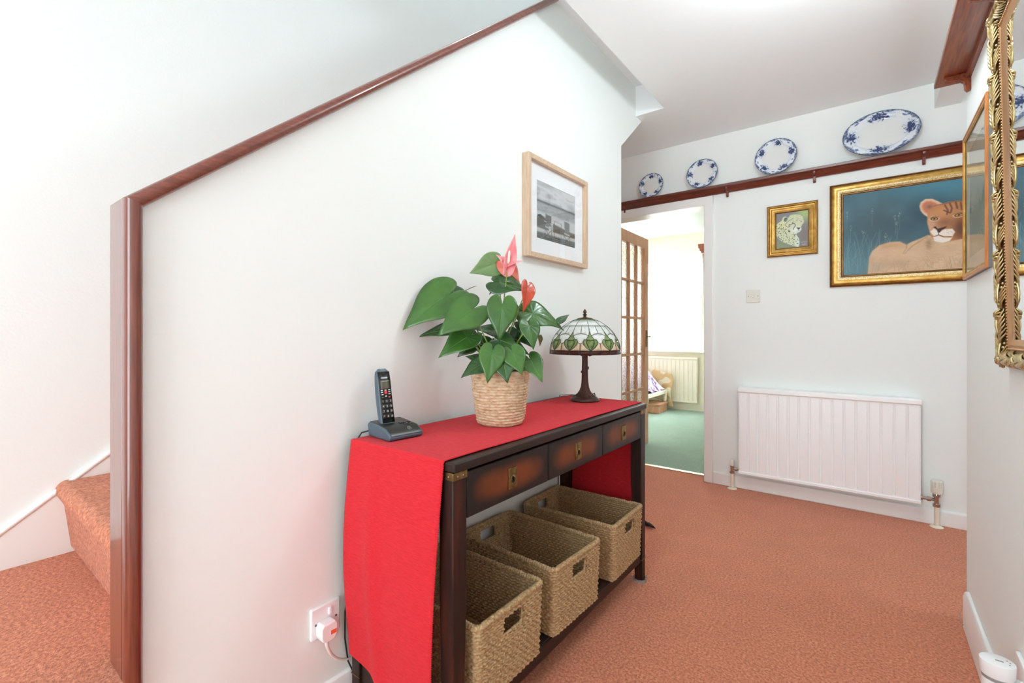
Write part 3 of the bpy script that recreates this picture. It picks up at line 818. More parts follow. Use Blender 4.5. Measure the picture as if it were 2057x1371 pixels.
for (ex, ey, rx_, ry_, ro) in ((1152, 606, .0185, .0105, -.1), (1402, 566, .022, .0105, .15)):
    x, z = lion_pt(ex, ey)
    cv.blob(x, z, rx_ * 1.35, ry_ * 1.6, (232, 206, 176), .9, .4, ro); cv.blob(x, z, rx_, ry_ * 1.1, (38, 26, 22), 1, .3, ro)
    cv.blob(x, z - .0005, rx_ * .72, ry_ * .8, (204, 142, 54), 1, .3, ro); cv.blob(x, z, rx_ * .28, ry_ * .5, (26, 20, 18), 1, .3)
    cv.stroke([(x - rx_, z + ry_ * .6), (x, z + ry_ * 1.3), (x + rx_, z + ry_ * .7)], .002, (40, 26, 20), .9, .0015)
cn = obj('canvas', cv.mesh('canvas', ix1 - ix0 + .004, iz1 - iz0 + .004, M['paint_pic']), M['paint_pic'], ln_); cn.location = (0, -.006, 0)

# --- cheetah painting
CX0, CX1, CZ0, CZ1 = -.541, -.258, 1.570, 1.906
CW, CH = CX1 - CX0, CZ1 - CZ0
ch = thing('cheetah_painting', 'small painting of a cheetah looking sideways in a square gold frame', 'painting', ((CX0 + CX1) / 2, YB, (CZ0 + CZ1) / 2))
obj('frame_back', frame_mesh(CW, CH, [(0, 0), (0, .016), (.004, .02), (.007, .019)]), M['golddark'], ch)
obj('frame', frame_mesh(CW, CH, [(.007, .019), (.012, .021), (.017, .012), (.022, .011), (.025, .018), (.031, .021), (.038, .018), (.044, .012), (.046, .011)]), M['gold'], ch, smooth=40)
obj('frame_inner_line', frame_mesh(CW, CH, [(.046, .011), (.049, .012), (.052, .006), (.054, .004)]), M['golddark'], ch, smooth=30)
def ch_pt(zx, zy):
    p = on_y(1530 + zx / 9.79, 390 + zy / 9.79, YB - .005); return (p.x, p.z)
d_ = .052; cv = Canvas(CX0 + d_, CX1 - d_, CZ1 - d_, CZ0 + d_, 150, 190, 8)
cv.fill((132, 130, 130))
P_ = lambda *a: [ch_pt(x, y) for x, y in a]
x, z = ch_pt(860, 370); cv.glow(x, z, .05, .05, (168, 194, 128), 1); x, z = ch_pt(330, 1040); cv.glow(x, z, .09, .05, (138, 152, 118), 1)
x, z = ch_pt(880, 800); cv.glow(x, z, .03, .06, (128, 118, 116), .8)
body = P_((262, 640), (330, 570), (400, 520), (418, 460), (470, 438), (520, 470), (565, 412), (640, 398), (760, 404), (800, 440), (832, 545), (790, 600), (772, 640), (782, 692), (740, 742), (692, 762), (690, 805), (732, 870), (742, 960), (722, 1036), (640, 1010), (560, 990), (430, 940), (340, 880), (262, 770))
cv.poly(body, (206, 212, 178), .003); bm_ = cv.polymask(body, .003)
x, z = ch_pt(360, 600); cv.blend(bm_ * np.exp(-((cv.X - x) / .04) ** 2 - ((cv.Y - z) / .03) ** 2) * .6, (224, 222, 160))
x, z = ch_pt(680, 700); cv.blend(bm_ * np.exp(-((cv.X - x) / .03) ** 2 - ((cv.Y - z) / .02) ** 2) * .9, (232, 238, 236))
x, z = ch_pt(700, 930); cv.blend(bm_ * np.exp(-((cv.X - x) / .012) ** 2 - ((cv.Y - z) / .04) ** 2) * .9, (216, 234, 226))
for k in range(130):
    x, z = ch_pt(285 + 430 * rg.rand(), 590 + 430 * rg.rand())
    jx = int((x - cv.x0) / (cv.x1 - cv.x0) * 149); jy = int((z - cv.y0) / (cv.y1 - cv.y0) * 189)
    px_ = 285
    if 0 <= jx < 150 and 0 <= jy < 190 and bm_[jy, jx] > .8 and not (x > ch_pt(560, 600)[0] and z > ch_pt(560, 760)[1]):
        cv.blob(x, z, .0026 + .0022 * rg.rand(), .0018 + .001 * rg.rand(), (52, 54, 46), .85, .4, rg.rand() * 3)
for k in range(50):
    x, z = ch_pt(560 + 240 * rg.rand(), 415 + 130 * rg.rand()); cv.blob(x, z, .0028, .0012, (92, 92, 74), .55, .6, .9)
x, z = ch_pt(475, 500); cv.blob(x, z, .0125, .0165, (86, 98, 92), 1, .4, -.2); cv.blob(x + .004, z - .004, .006, .009, (146, 162, 156), .9, .6)
cv.stroke(P_((600, 560), (650, 580), (660, 620), (632, 660), (622, 694)), .0034, (36, 36, 34), .95, .0014)
cv.stroke(P_((520, 650), (570, 600), (620, 580)), .003, (70, 72, 64), .7, .002); cv.stroke(P_((470, 590), (540, 520), (620, 480)), .003, (80, 82, 70), .7, .002)
cv.blob(*ch_pt(612, 568), .006, .0028, (34, 34, 30), .9, .4); cv.blob(*ch_pt(770, 545), .005, .0024, (48, 50, 44), .9, .4)
cv.poly(P_((682, 655), (760, 655), (735, 690), (715, 690)), (48, 54, 54), .0014); cv.stroke(P_((715, 690), (735, 715), (690, 722)), .002, (60, 64, 62), .8, .001)
for yy, xs_ in ((940, (760, 895)), (985, (790, 880))):
    pts = [ch_pt(xs_[0] + (xs_[1] - xs_[0]) * t / 9, yy + (14 if t % 2 else -12) - t * 2) for t in range(10)]
    cv.stroke(pts, .0012, (214, 206, 206), .75, .001)
cn = obj('canvas', cv.mesh('canvas', CW - 2 * d_ + .003, CH - 2 * d_ + .003, M['paint_pic']), M['paint_pic'], ch); cn.location = (0, -.005, 0)

# --- framed beach photograph on the stair wall: local x runs along the wall (+Y), front towards +X
BYa, BYb, BZ0, BZ1 = 1.636, 2.170, 1.404, 1.855
BW, BH = BYb - BYa, BZ1 - BZ0
bp_ = thing('beach_photograph', 'black and white beach photograph with two folding chairs in a pale oak box frame', 'picture', (XL, (BYa + BYb) / 2, (BZ0 + BZ1) / 2), R(90))
T_ = .034; fwid = .022
for a, b, m_, nm in (((-BW / 2, -BW / 2 + fwid), (-BH / 2, BH / 2), 'oak_z', 'frame_upright'), ((BW / 2 - fwid, BW / 2), (-BH / 2, BH / 2), 'oak_z', 'frame_upright'),
                 ((-BW / 2 + fwid, BW / 2 - fwid), (BH / 2 - fwid, BH / 2), 'oak', 'frame_rail'), ((-BW / 2 + fwid, BW / 2 - fwid), (-BH / 2, -BH / 2 + fwid), 'oak', 'frame_rail')):
    obj(nm, MB().box(a[0], a[1], -T_, 0, b[0], b[1]), M[m_], bp_, bev=.0015)
obj('mount', frame_mesh(BW - 2 * fwid, BH - 2 * fwid, [(0, .0125), (.072, .0125), (.074, .0105)]), M['mount'], bp_)
cv = Canvas(0, 1, 0, 1, 220, 190, 11)
U, V = cv.X, cv.Y
n1 = cv.noise(.3, 4, 1, 2.2); n2 = cv.noise(.05, 3, 1, 3)
cv.fill((170, 174, 176)); cv.blend((n1 * 1.6 - .35).clip(0, 1), (222, 226, 228)); cv.blend(((n1 - .62) * 4).clip(0, .6), (130, 134, 138))
sea = (V > .335).astype(float); cv.blend(sea, (150, 154, 156)); cv.blend(sea * (n2 - .3).clip(0, 1) * .8, (196, 200, 202))
cv.blend(np.exp(-((V - .345) / .02) ** 2) * .9, (92, 96, 98)); cv.blend(np.clip((V - .5) / .05, 0, 1) * .7, (206, 210, 210))
cv.poly([(0, .62), (.09, .575), (.17, .59), (.25, .63), (.3, .66), (.3, .83), (0, .80)], (104, 106, 104), .012); cv.blob(.09, .6, .07, .035, (64, 66, 66), .9, .5)
cv.poly([(.40, .66), (.62, .69), (.80, .72), (1, .72), (1, .86), (.8, .86), (.4, .83)], (96, 90, 80), .014)
cv.blend(np.clip((V - .80) / .02, 0, 1), (186, 190, 190)); cv.blend(np.clip((V - .865) / .02, 0, 1), (116, 122, 124))
cv.blend(np.clip((V - .865) / .02, 0, 1) * ((np.sin(V * 160 + U * 4) > .6) * .5), (70, 76, 78)); cv.blend(np.clip((V - .88) / .12, 0, 1) * .5, (70, 78, 82))
for (ux, vy) in ((.285, .0), (.765, .015)):
    d = (66, 68, 70)
    cv.poly([(ux - .07, .53 + vy), (ux + .075, .545 + vy), (ux + .07, .735 + vy), (ux - .065, .715 + vy)], (112, 116, 116), .004)
    cv.poly([(ux - .085, .735 + vy), (ux + .095, .755 + vy), (ux + .085, .785 + vy), (ux - .075, .765 + vy)], (168, 172, 172), .004)
    for sx in (-.08, .085): cv.stroke([(ux + sx, .67 + vy), (ux + sx * .98, .95 + vy)], .009, d)
    cv.stroke([(ux - .08, .79 + vy), (ux + .08, .955 + vy)], .008, d); cv.stroke([(ux + .08, .79 + vy), (ux - .08, .945 + vy)], .008, d)
    cv.stroke([(ux - .1, .665 + vy), (ux - .05, .67 + vy)], .012, (200, 202, 202)); cv.stroke([(ux + .06, .68 + vy), (ux + .11, .685 + vy)], .012, (200, 202, 202))
    cv.stroke([(ux - .08, .95 + vy), (ux + .09, .955 + vy)], .007, d)
cv.poly([(.43, .595), (.62, .605), (.625, .63), (.43, .62)], (170, 172, 172), .004)
for x in (.445, .61): cv.stroke([(x, .62), (x, .955)], .009, (82, 84, 86))
cv.stroke([(.445, .905), (.61, .91)], .02, (60, 62, 64)); cv.stroke([(.445, .94), (.61, .945)], .012, (60, 62, 64))
pw, ph_ = BW - 2 * fwid - .144, BH - 2 * fwid - .144
cn = obj('photo_print', cv.mesh('photo_print', pw + .004, ph_ + .004, M['print_pic']), M['print_pic'], bp_); cn.location = (0, -.010, 0)
obj('glass', MB().box(-BW / 2 + fwid, BW / 2 - fwid, -.021, -.019, -BH / 2 + fwid, BH / 2 - fwid), M['glass'], bp_)

# --- picture on the right wall, front towards -X
RYa, RYb, RZ0, RZ1 = 1.952, 2.382, 1.265, 1.785
RW, RH = RYb - RYa, RZ1 - RZ0
rp = thing('framed_print', 'glazed print with beige mount in a thin orange wood frame beside the gilt mirror', 'picture', (XR, (RYa + RYb) / 2, (RZ0 + RZ1) / 2), R(-90))
obj('frame_back', frame_mesh(RW, RH, [(.0, 0), (0, .009)]), M['greyedge'], rp)
obj('frame', frame_mesh(RW, RH, [(0, .009), (0.0, .013), (.003, .0155), (.008, .0155), (.010, .013)]), M['orangewood'], rp, smooth=30)
obj('frame_slip', frame_mesh(RW, RH, [(.010, .013), (.012, .0145), (.018, .0145), (.021, .010)]), M['gold'], rp, smooth=30)
obj('mount', frame_mesh(RW, RH, [(.02, .006), (.07, .006), (.0712, .005)]), M['beige_mount'], rp)
cv = Canvas(0, 1, 0, 1, 90, 110, 21)
n1 = cv.noise(.25, 4); cv.fill((176, 170, 148)); cv.blend(np.clip((cv.Y - .45) * 6, 0, 1) * .8, (136, 132, 104)); cv.blend((n1 - .5).clip(0, 1) * .9, (206, 202, 186)); cv.blend(np.exp(-((cv.Y - .55) / .08) ** 2) * (n1 > .5) * .7, (96, 104, 80))
cn = obj('print', cv.mesh('print', RW - .142, RH - .142, M['print_pic']), M['print_pic'], rp); cn.location = (0, -.005, 0)
obj('glass', MB().box(-RW / 2 + .019, RW / 2 - .019, -.0095, -.0085, -RH / 2 + .019, RH / 2 - .019), M['glass'], rp)

# --- blue and white plates
def value_noise(x, y, seed=0):
    T_ = np.random.RandomState(seed).rand(64, 64)
    i = np.floor(x).astype(int); j = np.floor(y).astype(int); fx = x - i; fy = y - j
    fx = fx * fx * (3 - 2 * fx); fy = fy * fy * (3 - 2 * fy)
    g = lambda a, b: T_[b % 64, a % 64]
    return (g(i, j) * (1 - fx) + g(i + 1, j) * fx) * (1 - fy) + (g(i, j + 1) * (1 - fx) + g(i + 1, j + 1) * fx) * fy
def plate(label, cx, W, H, nspray, phase, seed):
    seg, rr = 200, 46
    hW, hH = W / 2, H / 2; tilt = R(9)
    zc = 2.1005 + hH * math.cos(tilt)
    yc = YB - .010 - hH * math.sin(tilt) - .006
    t = thing('china_plate', label, 'plate', (cx, yc, zc), 0, 'plates on the plate shelf', rot=(-tilt, 0, 0))
    m = MB(); vs = []; cols = []
    prof = [(q / rr) for q in range(1, rr + 1)]
    def depth(r):   # towards -y (front)
        k = min(max((r - .66) / .12, 0), 1); k = k * k * (3 - 2 * k)
        return .004 + .012 * k * (W / .36) ** .5 + .003 * max(0, (r - .8) / .2)
    for r in prof:
        for k in range(seg):
            a = 2 * PI * k / seg
            vs.append((hW * r * math.cos(a), -depth(r), hH * r * math.sin(a)))
    nf = len(vs)
    for r in (1.0, .7, .62):
        for k in range(seg):
            a = 2 * PI * k / seg
            vs.append((hW * r * math.cos(a), -depth(r) + .004, hH * r * math.sin(a)))
    fs = []
    rows = rr + 3
    for j in range(rows - 1):
        for k in range(seg):
            k2 = (k + 1) % seg; fs.append((j*seg+k, j*seg+k2, (j+1)*seg+k2, (j+1)*seg+k))
    fs.append(tuple(range(seg))[::-1]); fs.append(tuple((rows - 1) * seg + k for k in range(seg)))
    me = bpy.data.meshes.new('dish'); me.from_pydata(vs, [], fs); me.shade_smooth(); me.set_sharp_from_angle(angle=R(60))
    V_ = np.array(vs); x = V_[:, 0] / hW; z = V_[:, 2] / hH
    r = np.hypot(x, z); a = np.arctan2(z, x)
    sc = max(W, .26)
    f1 = value_noise(V_[:, 0] * 210 + 40, V_[:, 2] * 210 + 40, seed); f2 = value_noise(V_[:, 0] * 90 + 9, V_[:, 2] * 90 + 9, seed + 1)
    C = np.tile(np.array([[226., 231, 236]]), (len(vs), 1))
    C[r < .64] = (226, 228, 226)
    # rim scrolls, cartouches and flower sprays
    band = .915 + .035 * np.sin(a * nspray * 2 + phase) + .05 * (f2 - .5)
    mb_ = np.clip((r - band) / .02, 0, 1) * np.clip(.55 + 1.2 * (f1 - .35), .35, 1)
    da = np.abs(((a - phase) * nspray / (2 * PI)) % 1 - .5) * 2   # 1 at the sprays, 0 between
    spray = np.exp(-((1 - da) / .5) ** 2) * np.exp(-((r - .76) / .17) ** 2)
    ms = np.clip((spray * 1.3 + f1 * 1.1 + f2 * .45 - 1.46) * 5, 0, 1)
    cart = np.exp(-(da / .16) ** 2) * np.exp(-((r - .86) / .05) ** 2)
    mc = np.clip((cart + f1 * .5 - .75) * 5, 0, 1) * .8
    wash = np.clip(spray * .5, 0, .35)
    C = C * (1 - wash[:, None]) + np.array([[170., 186, 216]]) * wash[:, None]
    for mk, col in ((mc, (70, 92, 146)), (ms, (54, 70, 112)), (mb_, (62, 80, 120)), (np.clip((r - .985) / .01, 0, 1) * .8, (62, 70, 84))):
        C = C * (1 - mk[:, None]) + np.array([col], float) * mk[:, None]
    C[nf + seg:] = (226, 228, 230)
    ca = me.color_attributes.new('Col', 'FLOAT_COLOR', 'POINT'); L = np.ones((len(vs), 4)); L[:, :3] = srgb2lin(C)
    ca.data.foreach_set('color', L.ravel().astype(np.float32)); me.materials.append(M['china'])
    obj('dish', me, M['china'], t)
    fr_ = MB().lathe([(.6, 0), (.6, .004), (.57, .004), (.57, 0)], 48)
    fr_.v = [(x_ * hW, -.001 + z_ - .0005, y_ * hH) for x_, y_, z_ in fr_.v]
    obj('foot_ring', fr_, M['gloss'], t)
    return t
plate('smallest round blue and white plate, over the doorway next to the wall end', -1.325, .19, .19, 5, .3, 3)
plate('second smallest round blue and white plate, over the door casing', -.95, .214, .214, 5, .55, 5)
plate('medium round blue and white plate standing above the cheetah painting', -.487, .243, .243, 5, .2, 8)
plate('large oval blue and white platter standing above the lioness painting', .05, .36, .268, 4, 0.0, 12)

# light switch
sw = thing('light_switch', 'square white light switch plate on the wall beside the doorway', 'light switch', (-.626, YB, 1.318))
obj('plate', MB().box(-.043, .043, -.009, 0, -.043, .043), M['offplastic'], sw, bev=.003)
obj('rocker', MB().box(-.006, .006, -.014, -.008, -.011, .011), M['offplastic'], sw, bev=.002)
for x in (-.03, .03):
    s_ = obj('screw', MB().tube([(x, -.0085, 0), (x, -.0105, 0)], .0028, 10), M['greyedge'], sw)

# ------------------------------------------------------------------ gilt mirror on the right wall
MW, MH = .74, .92
mr = thing('gilt_mirror', 'large mirror in a heavily carved antique gold frame on the right wall', 'mirror', (XR, 1.75 - MW / 2, .982), rot=(R(1.05), 0, R(-90)))
def center(o): o.location = (0, 0, MH / 2); return o
center(obj('frame_ground', frame_mesh(MW, MH, [(0, 0.001), (.002, .010), (.005, .016), (.02, .018), (.036, .012), (.046, .009)]), M['antique_d'], mr, smooth=50))
center(obj('inner_moulding', frame_mesh(MW, MH, [(.0475, .008), (.050, .0085), (.053, .0095), (.055, .0075), (.058, .0086), (.061, .0072), (.064, .0055), (.068, .0045), (.0735, .002)]), M['copper'], mr, smooth=35))
center(obj('glass', MB().box(-MW / 2 + .07, MW / 2 - .07, -.0030, -.001, -MH / 2 + .07, MH / 2 - .07), M['mirror'], mr))
# bevelled border of the glass
# beading
bd = MB().ball((0, 0, 0), .0027, seg=6, rings=4).mesh('bead', 180); bd.materials.append(M['copper'])
bx, bz = MW / 2 - .0475, MH / 2 - .0475
beads = MB()
proto = MB().ball((0, 0, 0), .0029, seg=6, rings=4)
def add_bead(x, z): beads.add([(p[0] + x, p[1] - .009, p[2] + z) for p in proto.v], proto.f)
nb = int(2 * bz / .0075)
for k in range(nb + 1):
    for sx in (-1, 1): add_bead(sx * bx, -bz + 2 * bz * k / nb)
nb = int(2 * bx / .0075)
for k in range(1, nb):
    for sz in (-1, 1): add_bead(-bx + 2 * bx * k / nb, sz * bz)
bo = center(obj('beading', beads, M['copper'], mr, smooth=180)); bo['kind'] = 'stuff'
# carved foliage: one spray, repeated round the frame
def spray_mesh(seed, pitch):
    g = MB(); rn = random.Random(seed)
    def h0(w): return .017 - max(0, (w - .022)) * .35
    def curl(pts, r0, r1, lift=.004, seg=7):
        n = 9; out = []; rad = []
        for k in range(n):
            t = k / (n - 1)
            a = (1 - t) ** 2; b = 2 * t * (1 - t); c_ = t * t
            s = a * pts[0][0] + b * pts[1][0] + c_ * pts[2][0]; w = a * pts[0][1] + b * pts[1][1] + c_ * pts[2][1]
            out.append((w, -(h0(w) + lift * math.sin(PI * min(1, t * 1.1)) + .001), s)); rad.append(1.45 * (r0 + (r1 - r0) * t ** .8) if t < .97 else r1 * .8)
        g.tube(out, rad, seg)
    P = pitch
    # main stem, an S along the side
    curl([(0, .020), (P * .28, .034), (P * .5, .024)], .0022, .0022, .006); curl([(P * .5, .024), (P * .72, .014), (P, .020)], .0022, .002, .006)
    for q in range(6):      # feathered leaf, outer half
        curl([(P * (.04 + .07 * q), .026 - .001 * q), (P * (.18 + .07 * q), .012), (P * (.30 + .075 * q), .004 + .001 * q)], .0030, .0011, .006)
    for q in range(6):      # feathered leaf, inner half
        curl([(P * (.36 + .07 * q), .022), (P * (.46 + .075 * q), .034), (P * (.58 + .08 * q), .043 - .001 * q)], .0029, .0011, .005)
    for q in range(4):
        curl([(P * (.0 + .06 * q), .030), (P * (.08 + .06 * q), .040), (P * (.2 + .06 * q), .045)], .0026, .001, .004)
    for q in range(4):
        curl([(P * (.62 + .06 * q), .020), (P * (.70 + .06 * q), .010), (P * (.82 + .05 * q), .005)], .0028, .001, .006)
    for q in range(5):      # lily flower
        a = -1.3 + q * .65
        curl([(P * .84, .020), (P * .84 + .012 * math.cos(a), .020 + .010 * math.sin(a)), (P * .84 + .022 * math.cos(a + .3), .020 + .017 * math.sin(a + .3))], .0034, .0014, .008)
    g.ball((.021, -(h0(.021) + .006), P * .83), .0052, .005, .0062, 10, 6)
    for (s, w, r) in ((.33, .036, .0042), (.40, .039, .0034), (.60, .010, .0040)):
        g.ball((w, -(h0(w) + r * .6), P * s), r, r, r, 8, 5)
    me = g.mesh('carved_spray', 60); me.materials.append(M['antique']); return me
nz = 6; pz = MH / nz; nx_ = 5; pxx = MW / nx_
sp_v = spray_mesh(1, pz); sp_h = spray_mesh(2, pxx)
for k in range(nz):
    o = obj('carved_spray', sp_v, M['antique'], mr); o.location = (-MW / 2, 0, k * pz)
    o = obj('carved_spray', sp_v, M['antique'], mr); o.location = (MW / 2, 0, MH - k * pz); o.rotation_euler = (0, PI, 0)
for k in range(nx_):
    o = obj('carved_spray', sp_h, M['antique'], mr); o.location = (MW / 2 - k * pxx, 0, 0); o.rotation_euler = (0, -PI / 2, 0)
    o = obj('carved_spray', sp_h, M['antique'], mr); o.location = (-MW / 2 + k * pxx, 0, MH); o.rotation_euler = (0, PI / 2, 0)

# ------------------------------------------------------------------ console table
TX0, TX1, TY0, TY1, TZ = -1.180, -.763, .775, 1.950, .765
tb = thing('console_table', 'dark espresso console table with three drawers and brass campaign handles', 'table', ((TX0 + TX1) / 2, (TY0 + TY1) / 2, .006))
obj('table_top', MB().box(TX0, TX1, TY0, TY1, TZ - .023, TZ), M['espresso'], tb, w=True, bev=.004)
def burst_mat(name, axis=1):
    m, nt, p = new_mat(name)
    tc = node(nt, 'ShaderNodeTexCoord'); sp = node(nt, 'ShaderNodeSeparateXYZ'); nt.links.new(tc.outputs['Generated'], sp.inputs[0])
    def edge(o):
        a = node(nt, 'ShaderNodeMath', operation='SUBTRACT'); a.inputs[1].default_value = .5; nt.links.new(o, a.inputs[0])
        b = node(nt, 'ShaderNodeMath', operation='ABSOLUTE'); nt.links.new(a.outputs[0], b.inputs[0])
        c_ = node(nt, 'ShaderNodeMath', operation='MULTIPLY'); c_.inputs[1].default_value = 2.0; nt.links.new(b.outputs[0], c_.inputs[0]); return c_.outputs[0]
    ey = edge(sp.outputs[1]); ez = edge(sp.outputs[2])
    py = node(nt, 'ShaderNodeMath', operation='POWER'); py.inputs[1].default_value = 5; nt.links.new(ey, py.inputs[0])
    pz_ = node(nt, 'ShaderNodeMath', operation='POWER'); pz_.inputs[1].default_value = 2.6; nt.links.new(ez, pz_.inputs[0])
    mx_ = node(nt, 'ShaderNodeMath', operation='ADD'); nt.links.new(py.outputs[0], mx_.inputs[0]); nt.links.new(pz_.outputs[0], mx_.inputs[1])
    nz_ = node(nt, 'ShaderNodeTexNoise'); nz_.inputs['Scale'].default_value = 14; nt.links.new(tc.outputs['Object'], nz_.inputs['Vector'])
    ad = node(nt, 'ShaderNodeMath', operation='MULTIPLY_ADD'); ad.inputs[1].default_value = .35; nt.links.new(nz_.outputs[0], ad.inputs[0]); nt.links.new(mx_.outputs[0], ad.inputs[2])
    cr = node(nt, 'ShaderNodeValToRGB'); e = cr.color_ramp.elements
    e[0].position = .16; e[0].color = rgb(118, 58, 26); e[1].position = .72; e[1].color = rgb(34, 27, 25); mid = e.new(.42); mid.color = rgb(76, 40, 24)
    nt.links.new(ad.outputs[0], cr.inputs[0]); nt.links.new(cr.outputs[0], p.inputs['Base Color'])
    p.inputs['Roughness'].default_value = .4; p.inputs['Specular IOR Level'].default_value = .3
    return m
M['burst'] = burst_mat('sunburst_drawer')
M['legwood'] = mat('leg_wood', rgb(36, 23, 20), 0.4, c2=rgb(78, 36, 24), scale=5, stretch=(9, 9, .8), spec=.3, contrast=(.45, .75))
L0, LB = .047, .034
for cx, sx in ((TX1 - .006, -1), (TX0 + .006, 1)):
    for cy, sy in ((TY0 + .001, 1), (TY1 - .003, -1)):
        top = [(cx, cy), (cx + sx * L0, cy), (cx + sx * L0, cy + sy * L0), (cx, cy + sy * L0)]
        bot = [(cx, cy), (cx + sx * LB, cy), (cx + sx * LB, cy + sy * LB), (cx, cy + sy * LB)]
        zt = TZ - .023
        g = MB().add([(x, y, .006) for x, y in bot] + [(x, y, .45) for x, y in top] + [(x, y, zt) for x, y in top],
                     [(0, 1, 2, 3), (8, 9, 10, 11)] + [(i, (i + 1) % 4, 4 + (i + 1) % 4, 4 + i) for i in range(4)] + [(4 + i, 4 + (i + 1) % 4, 8 + (i + 1) % 4, 8 + i) for i in range(4)])
        leg = obj('leg', g, M['legwood'], tb, w=True, bev=.003)
        bx0, bx1 = sorted((cx - sx * .001, cx + sx * (L0 + .001))); by0, by1 = sorted((cy - sy * .001, cy + sy * (L0 + .001)))
        obj('brass_band', MB().box(bx0, bx1, by0, by1, zt - .019, zt - .0005), M['brass'], leg, w=True, bev=.001)
        k = (.1 / .45); wd = LB + (L0 - LB) * k
        bx0, bx1 = sorted((cx - sx * .0008, cx + sx * (wd + .0008))); by0, by1 = sorted((cy - sy * .0008, cy + sy * (wd + .0008)))
        obj('brass_ring', MB().box(bx0, bx1, by0, by1, .098, .102), M['brass'], leg, w=True)
        cb = MB().lathe([(.026, .0005), (.0285, .001), (.029, .016), (.0255, .016), (.0245, .006), (.001, .0058)], 28, (cx + sx * LB / 2, cy + sy * LB / 2, 0))
        co = obj('castor_cup', cb, M['cupglass'], None, smooth=40)
        tag(co, 'clear castor cup under %s table leg at the %s end' % ('the drawer-side' if sx == -1 else 'the wall-side', 'wall socket' if sy == 1 else 'bedroom door'), 'castor cup', 'castor cups under the table legs')
        if sx == -1 or sy == 1:
            for q in (.3, .7):
                if sx == -1:
                    x = bx1 + .0004
                    obj('rivet', MB().ball((cx + .0015, cy + sy * L0 * q, zt - .010), .001, .002, .002, 8, 4), M['silver'], leg, w=True, smooth=180)
                if sy == 1:
                    obj('rivet', MB().ball((cx + sx * L0 * q, cy - .0015, zt - .010), .002, .001, .002, 8, 4), M['silver'], leg, w=True, smooth=180)
obj('back_apron', MB().box(TX0 + .012, TX0 + .03, TY0 + .04, TY1 - .04, .622, TZ - .023), M['espresso'], tb, w=True)
for a in (TY0 + .006, TY1 - .022):
    obj('side_apron', MB().box(TX0 + .04, TX1 - .04, a, a + .016, .622, TZ - .023), M['espresso'], tb, w=True, bev=.001)
obj('drawer_case', MB().box(TX0 + .03, TX1 - .03, TY0 + .045, TY1 - .047, .628, TZ - .024), M['espresso'], tb, w=True)
dy0, dy1, dz0, dz1 = .824, 1.905, .622, .7345
dw_ = (dy1 - dy0) / 3
for k in range(3):
    a = dy0 + k * dw_ + .0015; b = a + dw_ - .003; xf = -.7705
    d = obj('drawer', MB().box(xf - .02, xf, a, b, dz0, dz1), M['burst'], tb, w=True, bev=.0025)
    c_ = (a + b) / 2 + .001; z = (dz0 + dz1) / 2 - .002
    hp = obj('handle_plate', MB().box(xf - .001, xf + .003, c_ - .0185, c_ + .0185, z - .028, z + .028), M['brass'], d, w=True, bev=.001)
    rim = MB()
    n = 24
    ring = [(xf + .0035, c_ + .0115 * math.cos(2 * PI * i / n), z - .003 + .0115 * math.sin(2 * PI * i / n)) for i in range(n)]
    rim.tube(ring, .0016, 6, closed=True); rim.tube([(xf + .0045, c_ - .002, z + .009), (xf + .006, c_ + .004, z + .002), (xf + .005, c_ + .002, z - .008)], [.0022, .0028, .0016], 8)
    obj('ring_pull', rim, M['brass'], d, w=True, smooth=180)
    obj('recess', MB().tube([(xf + .0029, c_, z - .003), (xf + .0034, c_, z - .003)], .0108, 20), M['darkhole'], d, w=True)
    for sy in (-1, 1):
        for sz in (-1, 1): obj('screw', MB().ball((xf + .003, c_ + sy * .0145, z + sz * .0235), .0008, .0018, .0018, 8, 4), M['golddark'], d, w=True, smooth=180)
SHZ = .135
obj('lower_shelf', MB().box(TX0 + .015, TX1 - .016, TY0 + .02, TY1 - .022, SHZ - .018, SHZ), M['espresso'], tb, w=True, bev=.002)
obj('front_stretcher', MB().box(TX1 - .032, TX1 - .012, TY0 + .04, TY1 - .04, SHZ - .045, SHZ - .003), M['espresso'], tb, w=True, bev=.002)
for a in (TY0 + .008, TY1 - .028): obj('side_stretcher', MB().box(TX0 + .04, TX1 - .04, a, a + .02, SHZ - .05, SHZ + .004), M['espresso'], tb, w=True, bev=.002)

